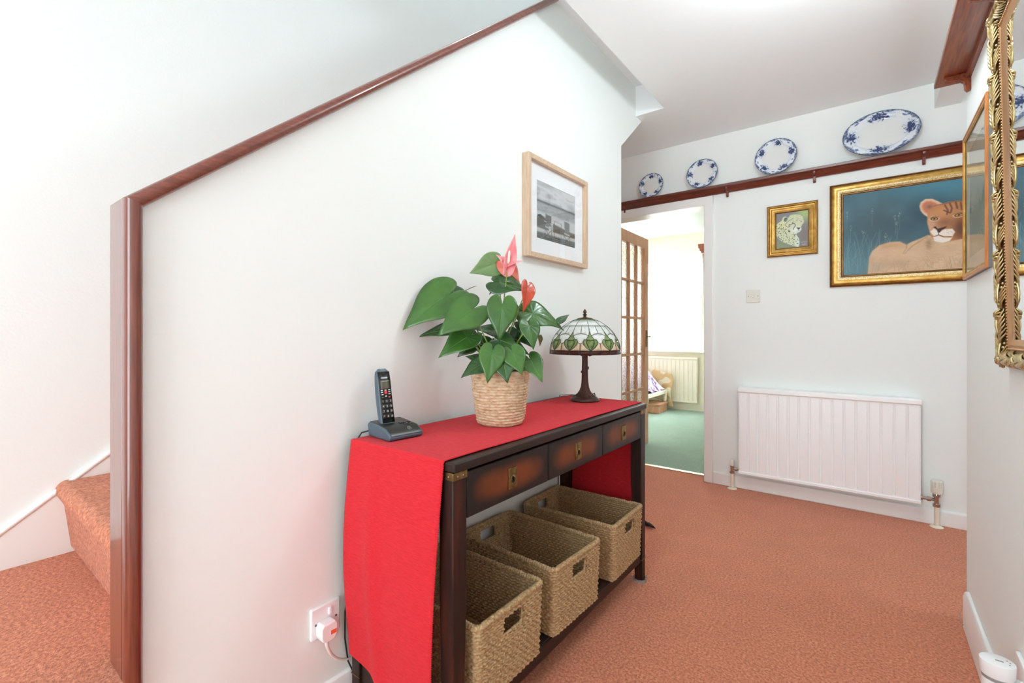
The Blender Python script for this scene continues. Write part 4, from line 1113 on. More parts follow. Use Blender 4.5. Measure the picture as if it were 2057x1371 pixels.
# ------------------------------------------------------------------ red runner
RT_ = TZ + .0012
def run_path():
    pts = []
    for k in range(1, 200): # far hang, from the bottom up
        t = k / 199; pts.append((TY1 + .006 + .012 * math.sin(t * 2.6) * (1 - t), .24 + (RT_ - .004 - .24) * t, 'f', t))
    n = 460
    for k in range(n + 1):
        t = k / n; pts.append((TY1 + .002 + (TY0 - TY1 - .004) * t, RT_, 't', t))
    for k in range(1, 252):
        t = k / 251; pts.append((TY0 - .005 - .014 * math.sin(min(1, t * 1.1) * PI * .9) - .004 * t, RT_ - .004 + (.10 - RT_) * t, 'n', t))
    return pts
rp_ = run_path(); NR = len(rp_)
NC = 34
rgl = random.Random(4)
def run_pt(i, j):
    y, z, kind, t = rp_[j]
    u = i / (NC - 1)
    s = 1 if j % 2 else -1
    if kind == 't': xf = -.794 + .005 * (1 - t); xb = -1.168 + .022 * (1 - t) ** 2
    elif kind == 'f': xf = -.789 - .012 * (1 - t); xb = -1.146 - .004 * (1 - t)
    else: xf = -.794 - .034 * t ** 1.3; xb = -1.168 + .004 * math.sin(t * PI)
    x = xf + (xb - xf) * u
    if i in (0, NC - 1): x += .0012 * s * (1 if i == 0 else -1)
    rib = .0006 * s
    if kind == 't': z += .001 + rib + .0012 * max(0, math.sin(y * 9 + u * 4)) * (1 if i in (0,) else 0)
    elif kind == 'n':
        zb = z - .02 * u * 0 + (.068 * u * t) - .03 * (1 - u) * t * 0
        z = zb; fold = .010 * math.exp(-((u - .72 + .1 * t) / .08) ** 2) * min(1, t * 2) + .008 * math.sin(u * 5 + 1) * t
        y += -fold + rib - (.02 * u * math.sin(t * PI) * .6)
    else: y += .006 * math.sin(u * 6) * (1 - t) + rib
    return (x, y, z)
rn_ = obj('table_runner', MB().grid(run_pt, NC, NR), M['redcloth'], None, smooth=60)
tag(rn_, 'bright red ribbed cotton runner draped over the console table', 'table runner')
sm = rn_.modifiers.new('thickness', 'SOLIDIFY'); sm.thickness = .0016; sm.offset = 0

# ------------------------------------------------------------------ seagrass baskets
def basket_meshes(D, W, H):
    """local: x depth (front +x), y width, z up"""
    rad = .018; per = []; ds = .0034
    def side(ax, ay, bx, by):
        L = math.hypot(bx - ax, by - ay); n = int(L / ds)
        for k in range(n): per.append((ax + (bx - ax) * k / n, ay + (by - ay) * k / n, (by - ay) / L, -(bx - ax) / L))
    def corner(cx, cy, a0):
        n = 8
        for k in range(n):
            a = a0 + (PI / 2) * k / n; per.append((cx + rad * math.cos(a), cy + rad * math.sin(a), math.cos(a), math.sin(a)))
    hx, hy = D / 2, W / 2
    side(hx, -hy + rad, hx, hy - rad); corner(hx - rad, hy - rad, 0)
    side(hx - rad, hy, -hx + rad, hy); corner(-hx + rad, hy - rad, PI / 2)
    side(-hx, hy - rad, -hx, -hy + rad); corner(-hx + rad, -hy + rad, PI)
    side(-hx + rad, -hy, hx - rad, -hy); corner(hx - rad, -hy + rad, 1.5 * PI)
    n = len(per)
    s_acc = [0]
    for k in range(1, n): s_acc.append(s_acc[-1] + math.hypot(per[k][0] - per[k-1][0], per[k][1] - per[k-1][1]))
    pitch = .0088; rows = int(H / pitch); sub = 5
    zs = [H * j / (rows * sub) for j in range(rows * sub + 1)]
    rn = random.Random(7); wob = [rn.uniform(-1, 1) for _ in range(200)]; jit = [rn.uniform(-.0012, .0012) for _ in range(n)]
    jit = [(jit[k] + jit[k - 1] + jit[k - 2]) / 2 for k in range(n)]
    def disp(s, z, z_i):
        q = z / pitch; i = int(q); f = q - i
        d = .0044 * math.sin(PI * f) ** .8
        tw = math.sin(2 * PI * (s / .0195 + .5 * (i % 2)) + 2.6 * (f - .5) + wob[i % 200])
        return d * (.80 + .32 * tw) + .0008 * tw
    hole_w, hz0, hz1 = .045, H - .068, H - .020
    g = MB()
    def hole(k, z): return abs(per[k][1]) < hole_w and abs(abs(per[k][0]) - hx) < .001 and hz0 < z < hz1
    th = .007
    for inner in (0, 1):
        vs = []
        for z in zs:
            tp = 1 - .035 * (1 - z / H)
            for k in range(n):
                x, y, nx, ny = per[k]
                d = disp(s_acc[k] + inner * .004, min(z, H - 1e-6), 0) + jit[k]
                off = (-th - d * .9) if inner else d
                vs.append((x * tp + nx * off, y * tp + ny * off, z + jit[(k * 7 + int(z * 900)) % n] * .5))
        fs = []
        for j in range(len(zs) - 1):
            for k in range(n):
                k2 = (k + 1) % n
                zm = (zs[j] + zs[j + 1]) / 2
                if hole(k, zm) and hole(k2, zm): continue
                q = (j * n + k, j * n + k2, (j + 1) * n + k2, (j + 1) * n + k)
                fs.append(q[::-1] if inner else q)
        g.add(vs, fs)
    weave = g.mesh('woven_side', 180, recalc=False)
    # twisted rim
    rim = MB(); sg = 9; vs = []
    m = n * 2
    for k in range(m):
        x, y, nx, ny = per[k // 2]
        if k % 2:
            x2, y2, nx2, ny2 = per[(k // 2 + 1) % n]; x, y, nx, ny = (x + x2) / 2, (y + y2) / 2, (nx + nx2) / 2, (ny + ny2) / 2
        s = s_acc[k // 2] + (ds / 2 if k % 2 else 0)
        for q in range(sg):
            a = 2 * PI * q / sg
            r_ = .0088 * (1 + .13 * math.sin(2 * PI * s / .0085 + a * 1.0))
            vs.append((x + nx * (math.cos(a) * r_ - th / 2), y + ny * (math.cos(a) * r_ - th / 2), H - .002 + math.sin(a) * r_ + jit[k // 2]))
    fs = [(k * sg + q, ((k + 1) % m) * sg + q, ((k + 1) % m) * sg + (q + 1) % sg, k * sg + (q + 1) % sg) for k in range(m) for q in range(sg)]
    rim.add(vs, fs)
    rim = rim.mesh('rim', 180, recalc=False)
    # bound hand holes
    loops = []
    for sx in (1, -1):
        lp = MB(); pts = []
        rc = .012
        cor = [(hole_w - rc, hz1 - rc, 0), (-hole_w + rc, hz1 - rc, PI / 2), (-hole_w + rc, hz0 + rc, PI), (hole_w - rc, hz0 + rc, 1.5 * PI)]
        for (cy, cz, a0) in cor:
            for q in range(6):
                a = a0 + PI / 2 * q / 5
                tp = 1 - .035 * (1 - cz / H)
                pts.append((sx * (hx * tp - th / 2), cy + (rc + .001) * math.cos(a), cz + (rc + .001) * math.sin(a)))
        dense = []
        for k in range(len(pts)):
            a = Vector(pts[k]); b = Vector(pts[(k + 1) % len(pts)]); nn = max(1, int((b - a).length / .002))
            for q in range(nn): dense.append(a.lerp(b, q / nn))
        lp.tube(dense, [.0046 * (1 + .16 * math.sin(k * 1.25)) for k in range(len(dense))], 8, closed=True)
        loops.append(lp.mesh('hand_hole', 180))
    fl = MB()
    nx_, ny_ = 90, 66
    def FP(i, j):
        x = (-hx + .012) + (D - .024) * i / (nx_ - 1); y = (-hy + .012) + (W - .024) * j / (ny_ - 1)
        return (x * .965, y * .965, .008 + .0016 * math.sin(y * 2 * PI / .0095) * (.7 + .3 * math.sin(x * 360 + 3 * (j // 2 % 2))))
    fl.grid(FP, nx_, ny_); fl.box(-hx * .955, hx * .955, -hy * .955, hy * .955, .0005, .006)
    fl = fl.mesh('base', 60, recalc=False)
    for me in (weave, rim, *loops, fl): me.materials.append(M['seagrass'])
    return weave, rim, loops, fl
BD, BWd, BHt = .415, .287, .208
wv, rim_, lps, flr = basket_meshes(BD, BWd, BHt)
def basket(label, y, rot=0, xf=-.757):
    b = thing('seagrass_basket', label, 'basket', (xf - BD / 2, y, SHZ + .0005), rot, 'seagrass baskets on the lower shelf')
    o = obj('woven_side', wv, M['seagrass'], b); o['kind'] = 'stuff'
    obj('rim', rim_, M['seagrass'], b)
    for l in lps: obj('hand_hole', l, M['seagrass'], b)
    o = obj('base', flr, M['seagrass'], b); o['kind'] = 'stuff'
    return b
basket('woven seagrass basket beside the table leg nearest the wall socket', .992, R(0))
basket('middle one of three woven seagrass baskets on the lower shelf', 1.352, R(-2.0), -.755)
basket('woven seagrass basket at the end nearest the bedroom door', 1.745, R(1.2), -.757)

# ------------------------------------------------------------------ planter and anthurium
PX, PY, PZ = -.976, 1.207, RT_ + .0030
pl = thing('rope_planter', 'round straw-coloured rope planter standing on the red runner', 'planter', (PX, PY, PZ))
PH, PR0, PR1 = .172, .0735, .0955
def pot_grid(inner):
    rows = 19; sub = 6; seg = 230
    rn = random.Random(3); ph = [rn.uniform(0, 6.28) for _ in range(rows + 1)]
    def P(i, j):
        z = PH * j / (rows * sub); f = (j % sub) / sub; row = min(j // sub, rows - 1)
        r = PR0 + (PR1 - PR0) * (z / PH) ** .8
        if z < .01: r -= .006 * (1 - z / .01)
        a = 2 * PI * i / seg
        tw = math.sin(a * 34 + ph[row] + 2.2 * (f - .5))
        d = .0042 * math.sin(PI * f) ** .75 * (.8 + .3 * tw) + .0010 * math.sin(a * 7 + row)
        r += d if not inner else -.008
        return (r * math.cos(a), r * math.sin(a), z + .0012 * math.sin(a * 3 + row * .4) * (1 if 0 < j < rows * sub else 0))
    return MB().grid(P, seg, rows * sub + 1, True)
po = obj('rope_coils', pot_grid(False), M['rope'], pl, smooth=180); po['kind'] = 'stuff'
obj('rim', MB().tube([((PR1 - .003) * math.cos(2*PI*k/90), (PR1 - .003) * math.sin(2*PI*k/90), PH) for k in range(90)], [.006 * (1 + .14 * math.sin(k * 2.1)) for k in range(90)], 8, closed=True), M['rope'], pl, smooth=180)
obj('liner', MB().lathe([(.066, .002), (.07, .004), (.086, PH - .006), (.084, PH - .006), (.066, .01)], 40), M['black'], pl, smooth=40)
an = thing('anthurium', 'leafy green anthurium with one pink and one orange flower in the rope planter', 'plant', (PX, PY, PZ + PH - .03))
obj('compost', MB().lathe([(.0, -.005), (.083, -.005), (.083, .004), (.05, .009), (.0, .011)], 36), M['soil'], an, smooth=60)
V0 = 1.551
def zp(zx, zy, dv=0.0): return at_v(800 + zx / 4.4229, 460 + zy / 4.4229, V0 + dv)
HEART = [(0, 1.0), (5, .86), (12, .72), (22, .615), (34, .55), (48, .505), (65, .475), (85, .455), (105, .45), (122, .455), (138, .46), (150, .45), (160, .41), (168, .345), (174, .24), (180, .10)]
def heart_r(deg):
    deg = abs(deg)
    for k in range(len(HEART) - 1):
        a, b = HEART[k], HEART[k + 1]
        if a[0] <= deg <= b[0]:
            t = (deg - a[0]) / (b[0] - a[0]); return a[1] + (b[1] - a[1]) * t
    return .1
def leaf_mesh(A, T, n, width=1.0, droop=.18, cup=.12, wave=.02, seed=0, rings=7, shape=1.0):
    u = T - A; L = u.length; u.normalize()
    n = (n - u * n.dot(u)).normalized(); w = n.cross(u).normalized()
    g = MB(); vs = [A + n * 0.0]
    angs = [-180 + 360 * k / 72 for k in range(72)]
    rn = random.Random(seed); p1 = rn.uniform(0, 6)
    for r in range(1, rings + 1):
        f = r / rings
        for a in angs:
            rr = heart_r(a) * f; c_ = math.cos(R(a)); s_ = math.sin(R(a))
            x = rr * c_; y = rr * s_ * width
            h = -droop * max(0, x) ** 2 + cup * abs(y) - .10 * y * y + wave * f * f * math.sin(R(a) * 3 + p1) - .012 * math.exp(-(y / .03) ** 2)
            if x < 0: h += -.10 * x * x * 4 * .6
            h += .010 * f * (1.15 - f) * math.cos(R(a) * 11 + p1)
            vs.append(A + (u * x + w * y + n * h) * L)
    fs = [(0, 1 + k, 1 + (k + 1) % 72) for k in range(72)]
    for r in range(rings - 1):
        for k in range(72):
            k2 = (k + 1) % 72
            fs.append((1 + r*72 + k, 1 + (r+1)*72 + k, 1 + (r+1)*72 + k2, 1 + r*72 + k2))
    g.add(vs, fs)
    vein = []
    for q in range(9):
        x = .96 * q / 8
        vein.append(A + (u * x + n * (-droop * x * x - .008)) * L)
    return g, vein, n
TOC = lambda p: (Vector((0, 0, EYE)) - p).normalized()
UP = Vector((0, 0, 1)); RGT = Vector((RT[0], RT[1], 0)); AWAY = Vector((FW[0], FW[1], 0))
lv_i = [0]
def leaf(a, t, dv=0.0, dvt=None, face=.75, lean=0.0, width=1.0, m='leaf', droop=.16, cup=.10, wave=.02, stalk=True, base=None, name='leaf', vein='vein', up=None):
    lv_i[0] += 1
    A = zp(*a, dv); T = zp(*t, dv if dvt is None else dvt)
    n = (TOC(A) * face + UP * (1 - face) + RGT * lean)
    g, vn, nn = leaf_mesh(A, T, n, width, droop, cup, wave, lv_i[0])
    o = obj(name, g, M[m], an, smooth=180, w=True)
    s = o.modifiers.new('thickness', 'SOLIDIFY'); s.thickness = .0008; s.offset = -1
    if vein:
        obj('midrib', MB().tube([p + nn * .0004 for p in vn], [.0011 - .0008 * k / 8 for k in range(9)], 6), M[vein], o, smooth=180, w=True)
    if stalk:
        rn = random.Random(lv_i[0] * 3)
        B = Vector((PX, PY, PZ + PH - .024)) + Vector((rn.uniform(-.025, .025), rn.uniform(-.025, .025), 0)) if base is None else base
        back = A - nn * .002
        mid = B.lerp(back, .55) + UP * (.18 * (back - B).length) * .5
        pts = [((1 - q) ** 2) * B + 2 * q * (1 - q) * mid + q * q * back for q in [k / 12 for k in range(13)]]
        obj('stalk', MB().tube(pts, [.0026 - .0009 * k / 12 for k in range(13)], 7), M['stem'], an, smooth=180, w=True)
    return o
# measured leaves: where the stalk meets the blade, and the tip
leaf((418, 594), (26, 854), -.02, -.09, .62, -.1, 1.0, wave=.012)
leaf((500, 575), (450, 440), .05, .09, .35, 0, 1.15, m='leaf2', stalk=False)
leaf((532, 584), (682, 480), .05, .05, .08, 0, .55, m='leafbrown')
leaf((648, 716), (350, 922), -.05, -.11, .66, 0, 1.02, wave=.012)
leaf((540, 880), (158, 904), .02, .0, .40, 0, .72, m='leaf2')
leaf((612, 960), (350, 1106), -.03, -.08, .55, 0, .98, wave=.035)
leaf((655, 1030), (520, 1132), .03, .02, .6, .2, .9, m='leaf2')
leaf((922, 692), (900, 985), -.07, -.10, .85, 0, 1.0, cup=.05, wave=.015)
leaf((900, 470), (1152, 522), .0, -.03, .52, 0, 1.15, m='leaf2', cup=.02, wave=.05)
leaf((900, 470), (800, 570), .05, .04, .5, 0, .8, m='leaf2', stalk=False)
leaf((848, 312), (636, 386), .03, .0, .85, 0, 1.05, m='leafback', cup=.24, vein=None, droop=.1)
leaf((1195, 745), (1506, 838), .0, .01, .5, 0, .95, wave=.03, droop=.3)
leaf((1165, 858), (1212, 1056), -.05, -.09, .7, .25, .95)
leaf((1075, 715), (1090, 855), .05, .04, .8, 0, .95)
leaf((1018, 1098), (1106, 1278), -.10, -.14, .75, .1, 1.1, m='leaf')
leaf((905, 985), (1085, 1045), -.06, -.09, .55, 0, 1.15, m='leaf2', wave=.03)
leaf((835, 1106), (793, 1358), -.115, -.15, .85, 0, .98)
leaf((742, 1200), (555, 1298), -.09, -.13, .5, 0, .95, m='leaf2')
leaf((735, 1165), (605, 1120), -.02, -.04, .7, 0, .9, m='leaf2')
leaf((938, 1190), (970, 1358), -.115, -.145, .75, 0, 1.15, m='leaf2')
leaf((1178, 1165), (1281, 1342), -.06, -.11, .75, .1, .95)
leaf((860, 905), (645, 850), .03, .02, .45, 0, .8, m='leaf2')
leaf((1065, 900), (1198, 1042), .02, .0, .7, 0, .95, m='leaf2')
leaf((1262, 965), (1268, 1040), .02, .02, .5, .4, .8, m='leafbrown', stalk=False)
leaf((1440, 810), (1522, 745), .03, .05, .5, 0, .7, m='leaf2', stalk=False)
leaf((700, 960), (560, 1010), .06, .05, .5, 0, .9, m='leaf2')
leaf((1010, 930), (1130, 890), .07, .07, .6, 0, .9, m='leaf')
leaf((980, 1000), (1175, 1105), .04, .03, .6, 0, .7, m='leaf2')
leaf((800, 1010), (700, 930), .06, .06, .7, 0, .9, m='leaf')
leaf((770, 1080), (690, 1010), .03, .04, .7, 0, .9, m='leaf2')
leaf((880, 1060), (840, 960), .06, .06, .8, 0, .9, m='leaf2')
leaf((900, 1150), (890, 1240), -.02, -.03, .8, 0, 1.1, m='leaf2')
# flowers
leaf((978, 312), (1026, 56), -.02, .03, .75, .3, .42, m='pink', cup=.65, droop=-.12, vein=None, name='spathe')
leaf((985, 318), (1112, 262), -.02, -.05, .45, 0, .62, m='pink', cup=.3, stalk=False, vein=None, name='spathe_lobe')
leaf((970, 318), (884, 222), -.02, -.05, .6, 0, .8, m='pink', cup=.35, stalk=False, vein=None, name='spathe_lobe')
leaf((965, 345), (905, 306), .03, .02, .7, 0, .95, m='salmon', stalk=False, vein=None, name='spathe', cup=.2)
leaf((962, 335), (1092, 510), .03, .01, .75, .1, .8, m='salmon', stalk=False, vein=None, name='spathe', cup=.2)
leaf((1148, 530), (1130, 724), -.02, -.06, .7, .45, .7, m='orange', vein=None, name='spathe', cup=.25)
leaf((1100, 540), (1004, 535), -.01, -.01, .35, 0, .6, m='orange', vein=None, stalk=False, name='spathe_lobe', cup=.25)
sp0, sp1 = zp(976, 308, -.025), zp(990, 190, -.03)
obj('spadix', MB().tube([sp0.lerp(sp1, q / 8) for q in range(9)], [.003, .0042, .0046, .0046, .0044, .0042, .004, .0036, .002], 10), M['spadix'], an, smooth=180, w=True)

# ------------------------------------------------------------------ leaded glass lamp
LPX, LPY, LPZ = -1.0, 1.832, RT_ + .0030
lamp = thing('leaded_glass_lamp', 'table lamp with domed leaded glass shade of green hearts on a bronze trunk base', 'lamp', (LPX, LPY, LPZ))
obj('base', MB().lathe([(.0, 0), (.058, 0), (.0635, .003), (.064, .008), (.061, .013), (.054, .017), (.045, .02), (.0, .022)], 48), M['bronze'], lamp, smooth=50)
def trunk():
    seg = 44; prof = [(0, .046), (.008, .036), (.018, .027), (.03, .0205), (.045, .0165), (.065, .0145), (.1, .0135), (.14, .0128), (.165, .0125), (.175, .0125)]
    rows = []
    for k in range(len(prof) - 1):
        for q in range(4):
            t = q / 4; rows.append((prof[k][0] + (prof[k+1][0] - prof[k][0]) * t, prof[k][1] + (prof[k+1][1] - prof[k][1]) * t))
    rows.append(prof[-1])
    def P(i, j):
        z, r = rows[j]; a = 2 * PI * i / seg
        k = 1 + (.16 * math.exp(-z / .05) + .05) * math.sin(a * 9 + z * 22) + .03 * math.sin(a * 4 - z * 40)
        return (r * k * math.cos(a), r * k * math.sin(a), .017 + z)
    g = MB().grid(P, seg, len(rows), True)
    g.ball((.0145 * RT[0], .0145 * RT[1], .145), .004, .004, .008, 8, 5); g.ball((-.0145 * RT[0], -.0145 * RT[1], .128), .004, .004, .006, 8, 5)
    return g
obj('trunk_stem', trunk(), M['bronze'], lamp, smooth=60)
SZ = .209      # height of the shade's lower rim above the base
arms = MB().lathe([(.0128, .19), (.0135, .193), (.0135, .2), (.009, .205), (.009, .35)], 20)
for k in range(3):
    a = YAW + k * 2 * PI / 3
    pts = [(.01, .205), (.022, .199), (.032, .203), (.036, .214), (.034, .235)]
    arms.tube([(x * math.cos(a), x * math.sin(a), z) for x, z in pts], .0036, 8)
obj('shade_support', arms, M['bronze'], lamp, smooth=50)
obj('bulb_holder', MB().lathe([(.011, .206), (.014, .21), (.014, .225), (.026, .25), (.03, .275), (.022, .3), (.0, .308)], 20), M['g_white'], lamp, smooth=60)
shade = bpy.data.objects.new('shade', None); COL.objects.link(shade); shade.parent = lamp; shade.location = (0, 0, SZ)
WORLD[shade.name] = WORLD[lamp.name] @ Matrix.Translation((0, 0, SZ))
DP = [(0, .1545), (.017, .1545), (.03, .1525), (.046, .1485), (.064, .1415), (.075, .1355), (.086, .1285), (.1, .1175), (.112, .106), (.121, .0955), (.132, .081), (.141, .0655), (.148, .049), (.152, .036), (.155, .02)]
def dome_r(h_):
    for k in range(len(DP) - 1):
        a, b = DP[k], DP[k + 1]
        if a[0] <= h_ <= b[0] + 1e-9: return a[1] + (b[1] - a[1]) * (h_ - a[0]) / (b[0] - a[0])
    return DP[-1][1]
NM = 11; SEC = 2 * PI / NM
def dome(u, h_, off=0):
    r = dome_r(h_) + off; a = u * SEC
    return (r * math.cos(a), r * math.sin(a), h_ + off * .4)
def dense_loop(poly, step=.004):
    out = []
    for k in range(len(poly)):
        a, b = poly[k], poly[(k + 1) % len(poly)]
        n = max(1, int(math.hypot((b[0] - a[0]) * .085, b[1] - a[1]) / step))
        out += [(a[0] + (b[0] - a[0]) * q / n, a[1] + (b[1] - a[1]) * q / n) for q in range(n)]
    return out
def glass_mesh(name, poly, m):
    bm = bmesh.new()
    lp = dense_loop(poly, .007)
    f = bm.faces.new([bm.verts.new((u, h_ * 10, 0)) for u, h_ in lp])
    bmesh.ops.triangulate(bm, faces=[f]); bmesh.ops.subdivide_edges(bm, edges=bm.edges[:], cuts=1, use_grid_fill=True)
    for v_ in bm.verts:
        v_.co = dome(v_.co.x, v_.co.y / 10)
    bmesh.ops.recalc_face_normals(bm, faces=bm.faces)
    me = bpy.data.meshes.new(name); bm.to_mesh(me); bm.free(); me.shade_smooth(); me.materials.append(M[m]); return me
mir = lambda p: [(-x, y) for x, y in p][::-1]
heart = [(0, .0185), (-.12, .034), (-.19, .047), (-.19, .057), (-.12, .062), (0, .058), (.12, .062), (.19, .057), (.19, .047), (.12, .034)]
lobe = [(0, .0185), (-.22, .030), (-.35, .045), (-.37, .056), (-.30, .064), (-.19, .062), (-.12, .062), (-.19, .057), (-.19, .047), (-.12, .034)]
bud = [(0, .098), (-.05, .084), (-.14, .072), (-.22, .063), (-.12, .062), (0, .058), (.12, .062), (.22, .063), (.14, .072), (.05, .084)]
gap = [(.5, .046), (.36, .052), (.37, .056), (.30, .064), (.22, .063), (.14, .072), (.09, .078), (.24, .0855), (.5, .0885), (.76, .0855), (.91, .078), (.86, .072), (.78, .063), (.70, .064), (.63, .056), (.64, .052)]
amb = [(.01, .0172), (.22, .030), (.35, .045), (.36, .052), (.5, .046), (.5, .0172)]
upw = [(0, .098), (.05, .084), (.09, .078), (.24, .0855), (.5, .0885), (.5, .121), (0, .121)]
topp = [(0, .121), (.5, .121), (1, .121), (1, .134), (1, .1465), (.5, .1465), (0, .1465), (0, .134)]
neck = [(0, .1465), (1, .1465), (1, .1535), (0, .1535)]
band = [(0, .0), (.5, .0), (.5, .0172), (0, .0172)]
pieces = [(heart, 'g_green'), (lobe, 'g_light'), (mir(lobe), 'g_light'), (bud, 'g_light'), (gap, 'g_white'), (amb, 'g_amber'), ([(1 - x, y) for x, y in amb][::-1], 'g_amber'),
          (upw, 'g_white'), ([(1 - x, y) for x, y in upw][::-1], 'g_white'), (topp, 'g_white'), (neck, 'g_light'), (band, 'g_brown'), ([(x + .5, y) for x, y in band], 'g_brown')]
PM = [glass_mesh('glass_pane', p, m) for p, m in pieces]
came = MB()
for p, m in pieces:
    lp = dense_loop(p, .004)
    came.tube([dome(u, h_, .0004) for u, h_ in lp], .00095 if p is not band else .0012, 5, closed=True)
came = came.mesh('lead_came', 180); came.materials.append(M['lead'])
a_off = YAW - PI / 2     # a heart faces the hall
for k in range(NM):
    for me in PM:
        o = obj('glass_pane', me, me.materials[0], shade); o.rotation_euler = (0, 0, a_off + k * SEC)
        s = o.modifiers.new('thickness', 'SOLIDIFY'); s.thickness = .0016; s.offset = -1
    o = obj('lead_came', came, M['lead'], shade); o.rotation_euler = (0, 0, a_off + k * SEC)
fin = MB().lathe([(.0, .151), (.03, .152), (.036, .1535), (.03, .157), (.012, .16), (.007, .163), (.006, .167), (.009, .17), (.0095, .173), (.006, .176), (.005, .178), (.0085, .182), (.0075, .187), (.004, .193), (.0, .198)], 24)
obj('finial', fin, M['bronze'], shade, smooth=50)
cord = MB().tube([(LPX + .03, LPY + .045, LPZ + .012), (LPX + .015, LPY + .062, LPZ + .028), (LPX - .005, LPY + .085, LPZ + .022), (LPX - .02, LPY + .108, LPZ + .004), (LPX - .06, LPY + .118, LPZ + .0035), (LPX - .13, LPY + .112, LPZ + .0035), (LPX - .185, LPY + .09, LPZ + .001), (LPX - .19, LPY + .085, LPZ - .2), (LPX - .19, LPY + .08, LPZ - .7)], .0024, 8)
co = obj('lamp_flex', cord, M['cable_b'], None, smooth=180); tag(co, 'thin dark flex running from the leaded lamp base over the table edge', 'cable')

# ------------------------------------------------------------------ cordless phone
ph = thing('cordless_phone', 'cordless telephone upright in its answering machine base', 'telephone', (-1.098, .872, RT_ + .0030), R(-6))
side = [(-.056, 0), (-.064, .033), (-.058, .041), (-.012, .037), (.03, .032), (.052, .020), (.060, .009), (.054, .0)]
obj('base_shell', MB().prism(side, 'y', -.056, .056), M['phone_blue'], ph, bev=.010, seg=4)
tpp = [(-.060, .0385), (-.057, .0425), (-.012, .0385), (.030, .0335), (.0525, .0212), (.0585, .012), (.055, .010), (.0, .03)]
obj('base_top', MB().prism(tpp, 'y', -.051, .051), M['phone_top'], ph, bev=.003)
def on_top(x, y, r=.0):   # height of the base's upper face
    pts = [(-.057, .0425), (-.012, .0385), (.030, .0335), (.0525, .0212), (.0585, .012)]
    for k in range(4):
        if pts[k][0] <= x <= pts[k+1][0]:
            t = (x - pts[k][0]) / (pts[k+1][0] - pts[k][0]); return pts[k][1] + t * (pts[k+1][1] - pts[k][1])
    return .02
for (x, y, w_, l_) in ((.006, .012, .006, .006), (.006, .026, .006, .006), (.006, .04, .006, .006), (.018, .020, .005, .008), (.018, .038, .005, .007), (.027, .03, .0035, .011)):
    obj('base_button', MB().box(x - w_ + .001, x + w_ - .002, y - l_ + .0015, y + l_ - .0015, on_top(x, y) - .003, on_top(x, y) + .0022), M['phone_black'], ph, bev=.001)
lg = MB(); cx, cy = .0425, .018
lg.tube([(cx + .0055 * math.cos(2*PI*k/20), cy + .0055 * math.sin(2*PI*k/20), on_top(cx + .0055 * math.cos(2*PI*k/20), 0) + .0003) for k in range(20)], .0006, 5, closed=True)
lg.tube([(cx + .002, cy - .002, on_top(cx + .002, 0) + .0004), (cx - .002, cy - .001, on_top(cx - .002, 0) + .0004), (cx - .0005, cy + .002, on_top(cx, 0) + .0004), (cx + .002, cy + .001, on_top(cx + .002, 0) + .0004)], .0006, 5)
obj('round_badge', lg, M['silver'], ph, smooth=180)
# handset: leaning back in the cradle, front towards +x
hs = bpy.data.objects.new('handset', None); COL.objects.link(hs); hs.parent = ph; hs.location = (-.018, -.018, .034); hs.rotation_euler = (0, R(-11), 0)
WORLD[hs.name] = Matrix.Identity(4)
HL = .163
def hs_prof(z): return .011 + .0025 * math.sin(PI * z / HL) - .004 * max(0, (z - .12) / .05), .0225 - .0015 * (z / HL)
def hs_pt(i, j):
    t = j / 18; z = HL * t; tk, wd = hs_prof(z)
    if t > .9: k = math.sqrt(max(0, 1 - ((t - .9) / .1) ** 2)); wd *= .55 + .45 * k; tk *= .6 + .4 * k
    a = 2 * PI * i / 24; c_, s_ = math.cos(a), math.sin(a); e = .45
    bow = -.004 * math.sin(PI * t)
    return (bow + tk * math.copysign(abs(c_) ** e, c_), wd * math.copysign(abs(s_) ** e, s_), z)
g = MB().grid(hs_pt, 24, 19, True); g.f.append(tuple(range(24))); g.f.append(tuple(18 * 24 + k for k in range(24)))
obj('handset_shell', g, M['phone_blue'], hs, smooth=50)
def hs_front(y, z, off=0.0):
    t = z / HL; tk, wd = hs_prof(z)
    return (-.004 * math.sin(PI * t) + tk + off, y, z)
def face_patch(y0, y1, z0, z1, off, rz=6, dome_=0):
    g = MB().grid(lambda i, j: hs_front(y0 + (y1 - y0) * i / 4, z0 + (z1 - z0) * j / (rz - 1), off), 5, rz)
    return g
def patch(name, y0, y1, z0, z1, off, m, th=.001):
    o = obj(name, face_patch(y0, y1, z0, z1, off), m, hs, smooth=40); s = o.modifiers.new('thickness', 'SOLIDIFY'); s.thickness = th; s.offset = 0; return o
patch('front_face', -.0195, .0195, .004, HL - .010, .0004, M['phone_black'], .0012)
patch('display', -.0145, .0145, .1015, .128, .0013, M['lcd'])
obj('earpiece', MB().tube([hs_front(0, .145, .0012), hs_front(0, .145, .0024)], [.0045, .003], 16), M['darkhole'], hs, smooth=60)
patch('menu_key', -.0045, .0045, .087, .096, .0018, M['keyred'])
for (y, z) in ((-.012, .0985), (.012, .0985), (-.012, .093), (.012, .093), (0, .0985), (-.011, .086), (.0, .081), (.012, .087), (-.011, .078), (.011, .078)):
    patch('soft_key', y - .003, y + .003, z - .0013, z + .0013, .0014, M['keywhite'] if abs(z - .078) > .001 else (M['leaf'] if y < 0 else M['keyred']))
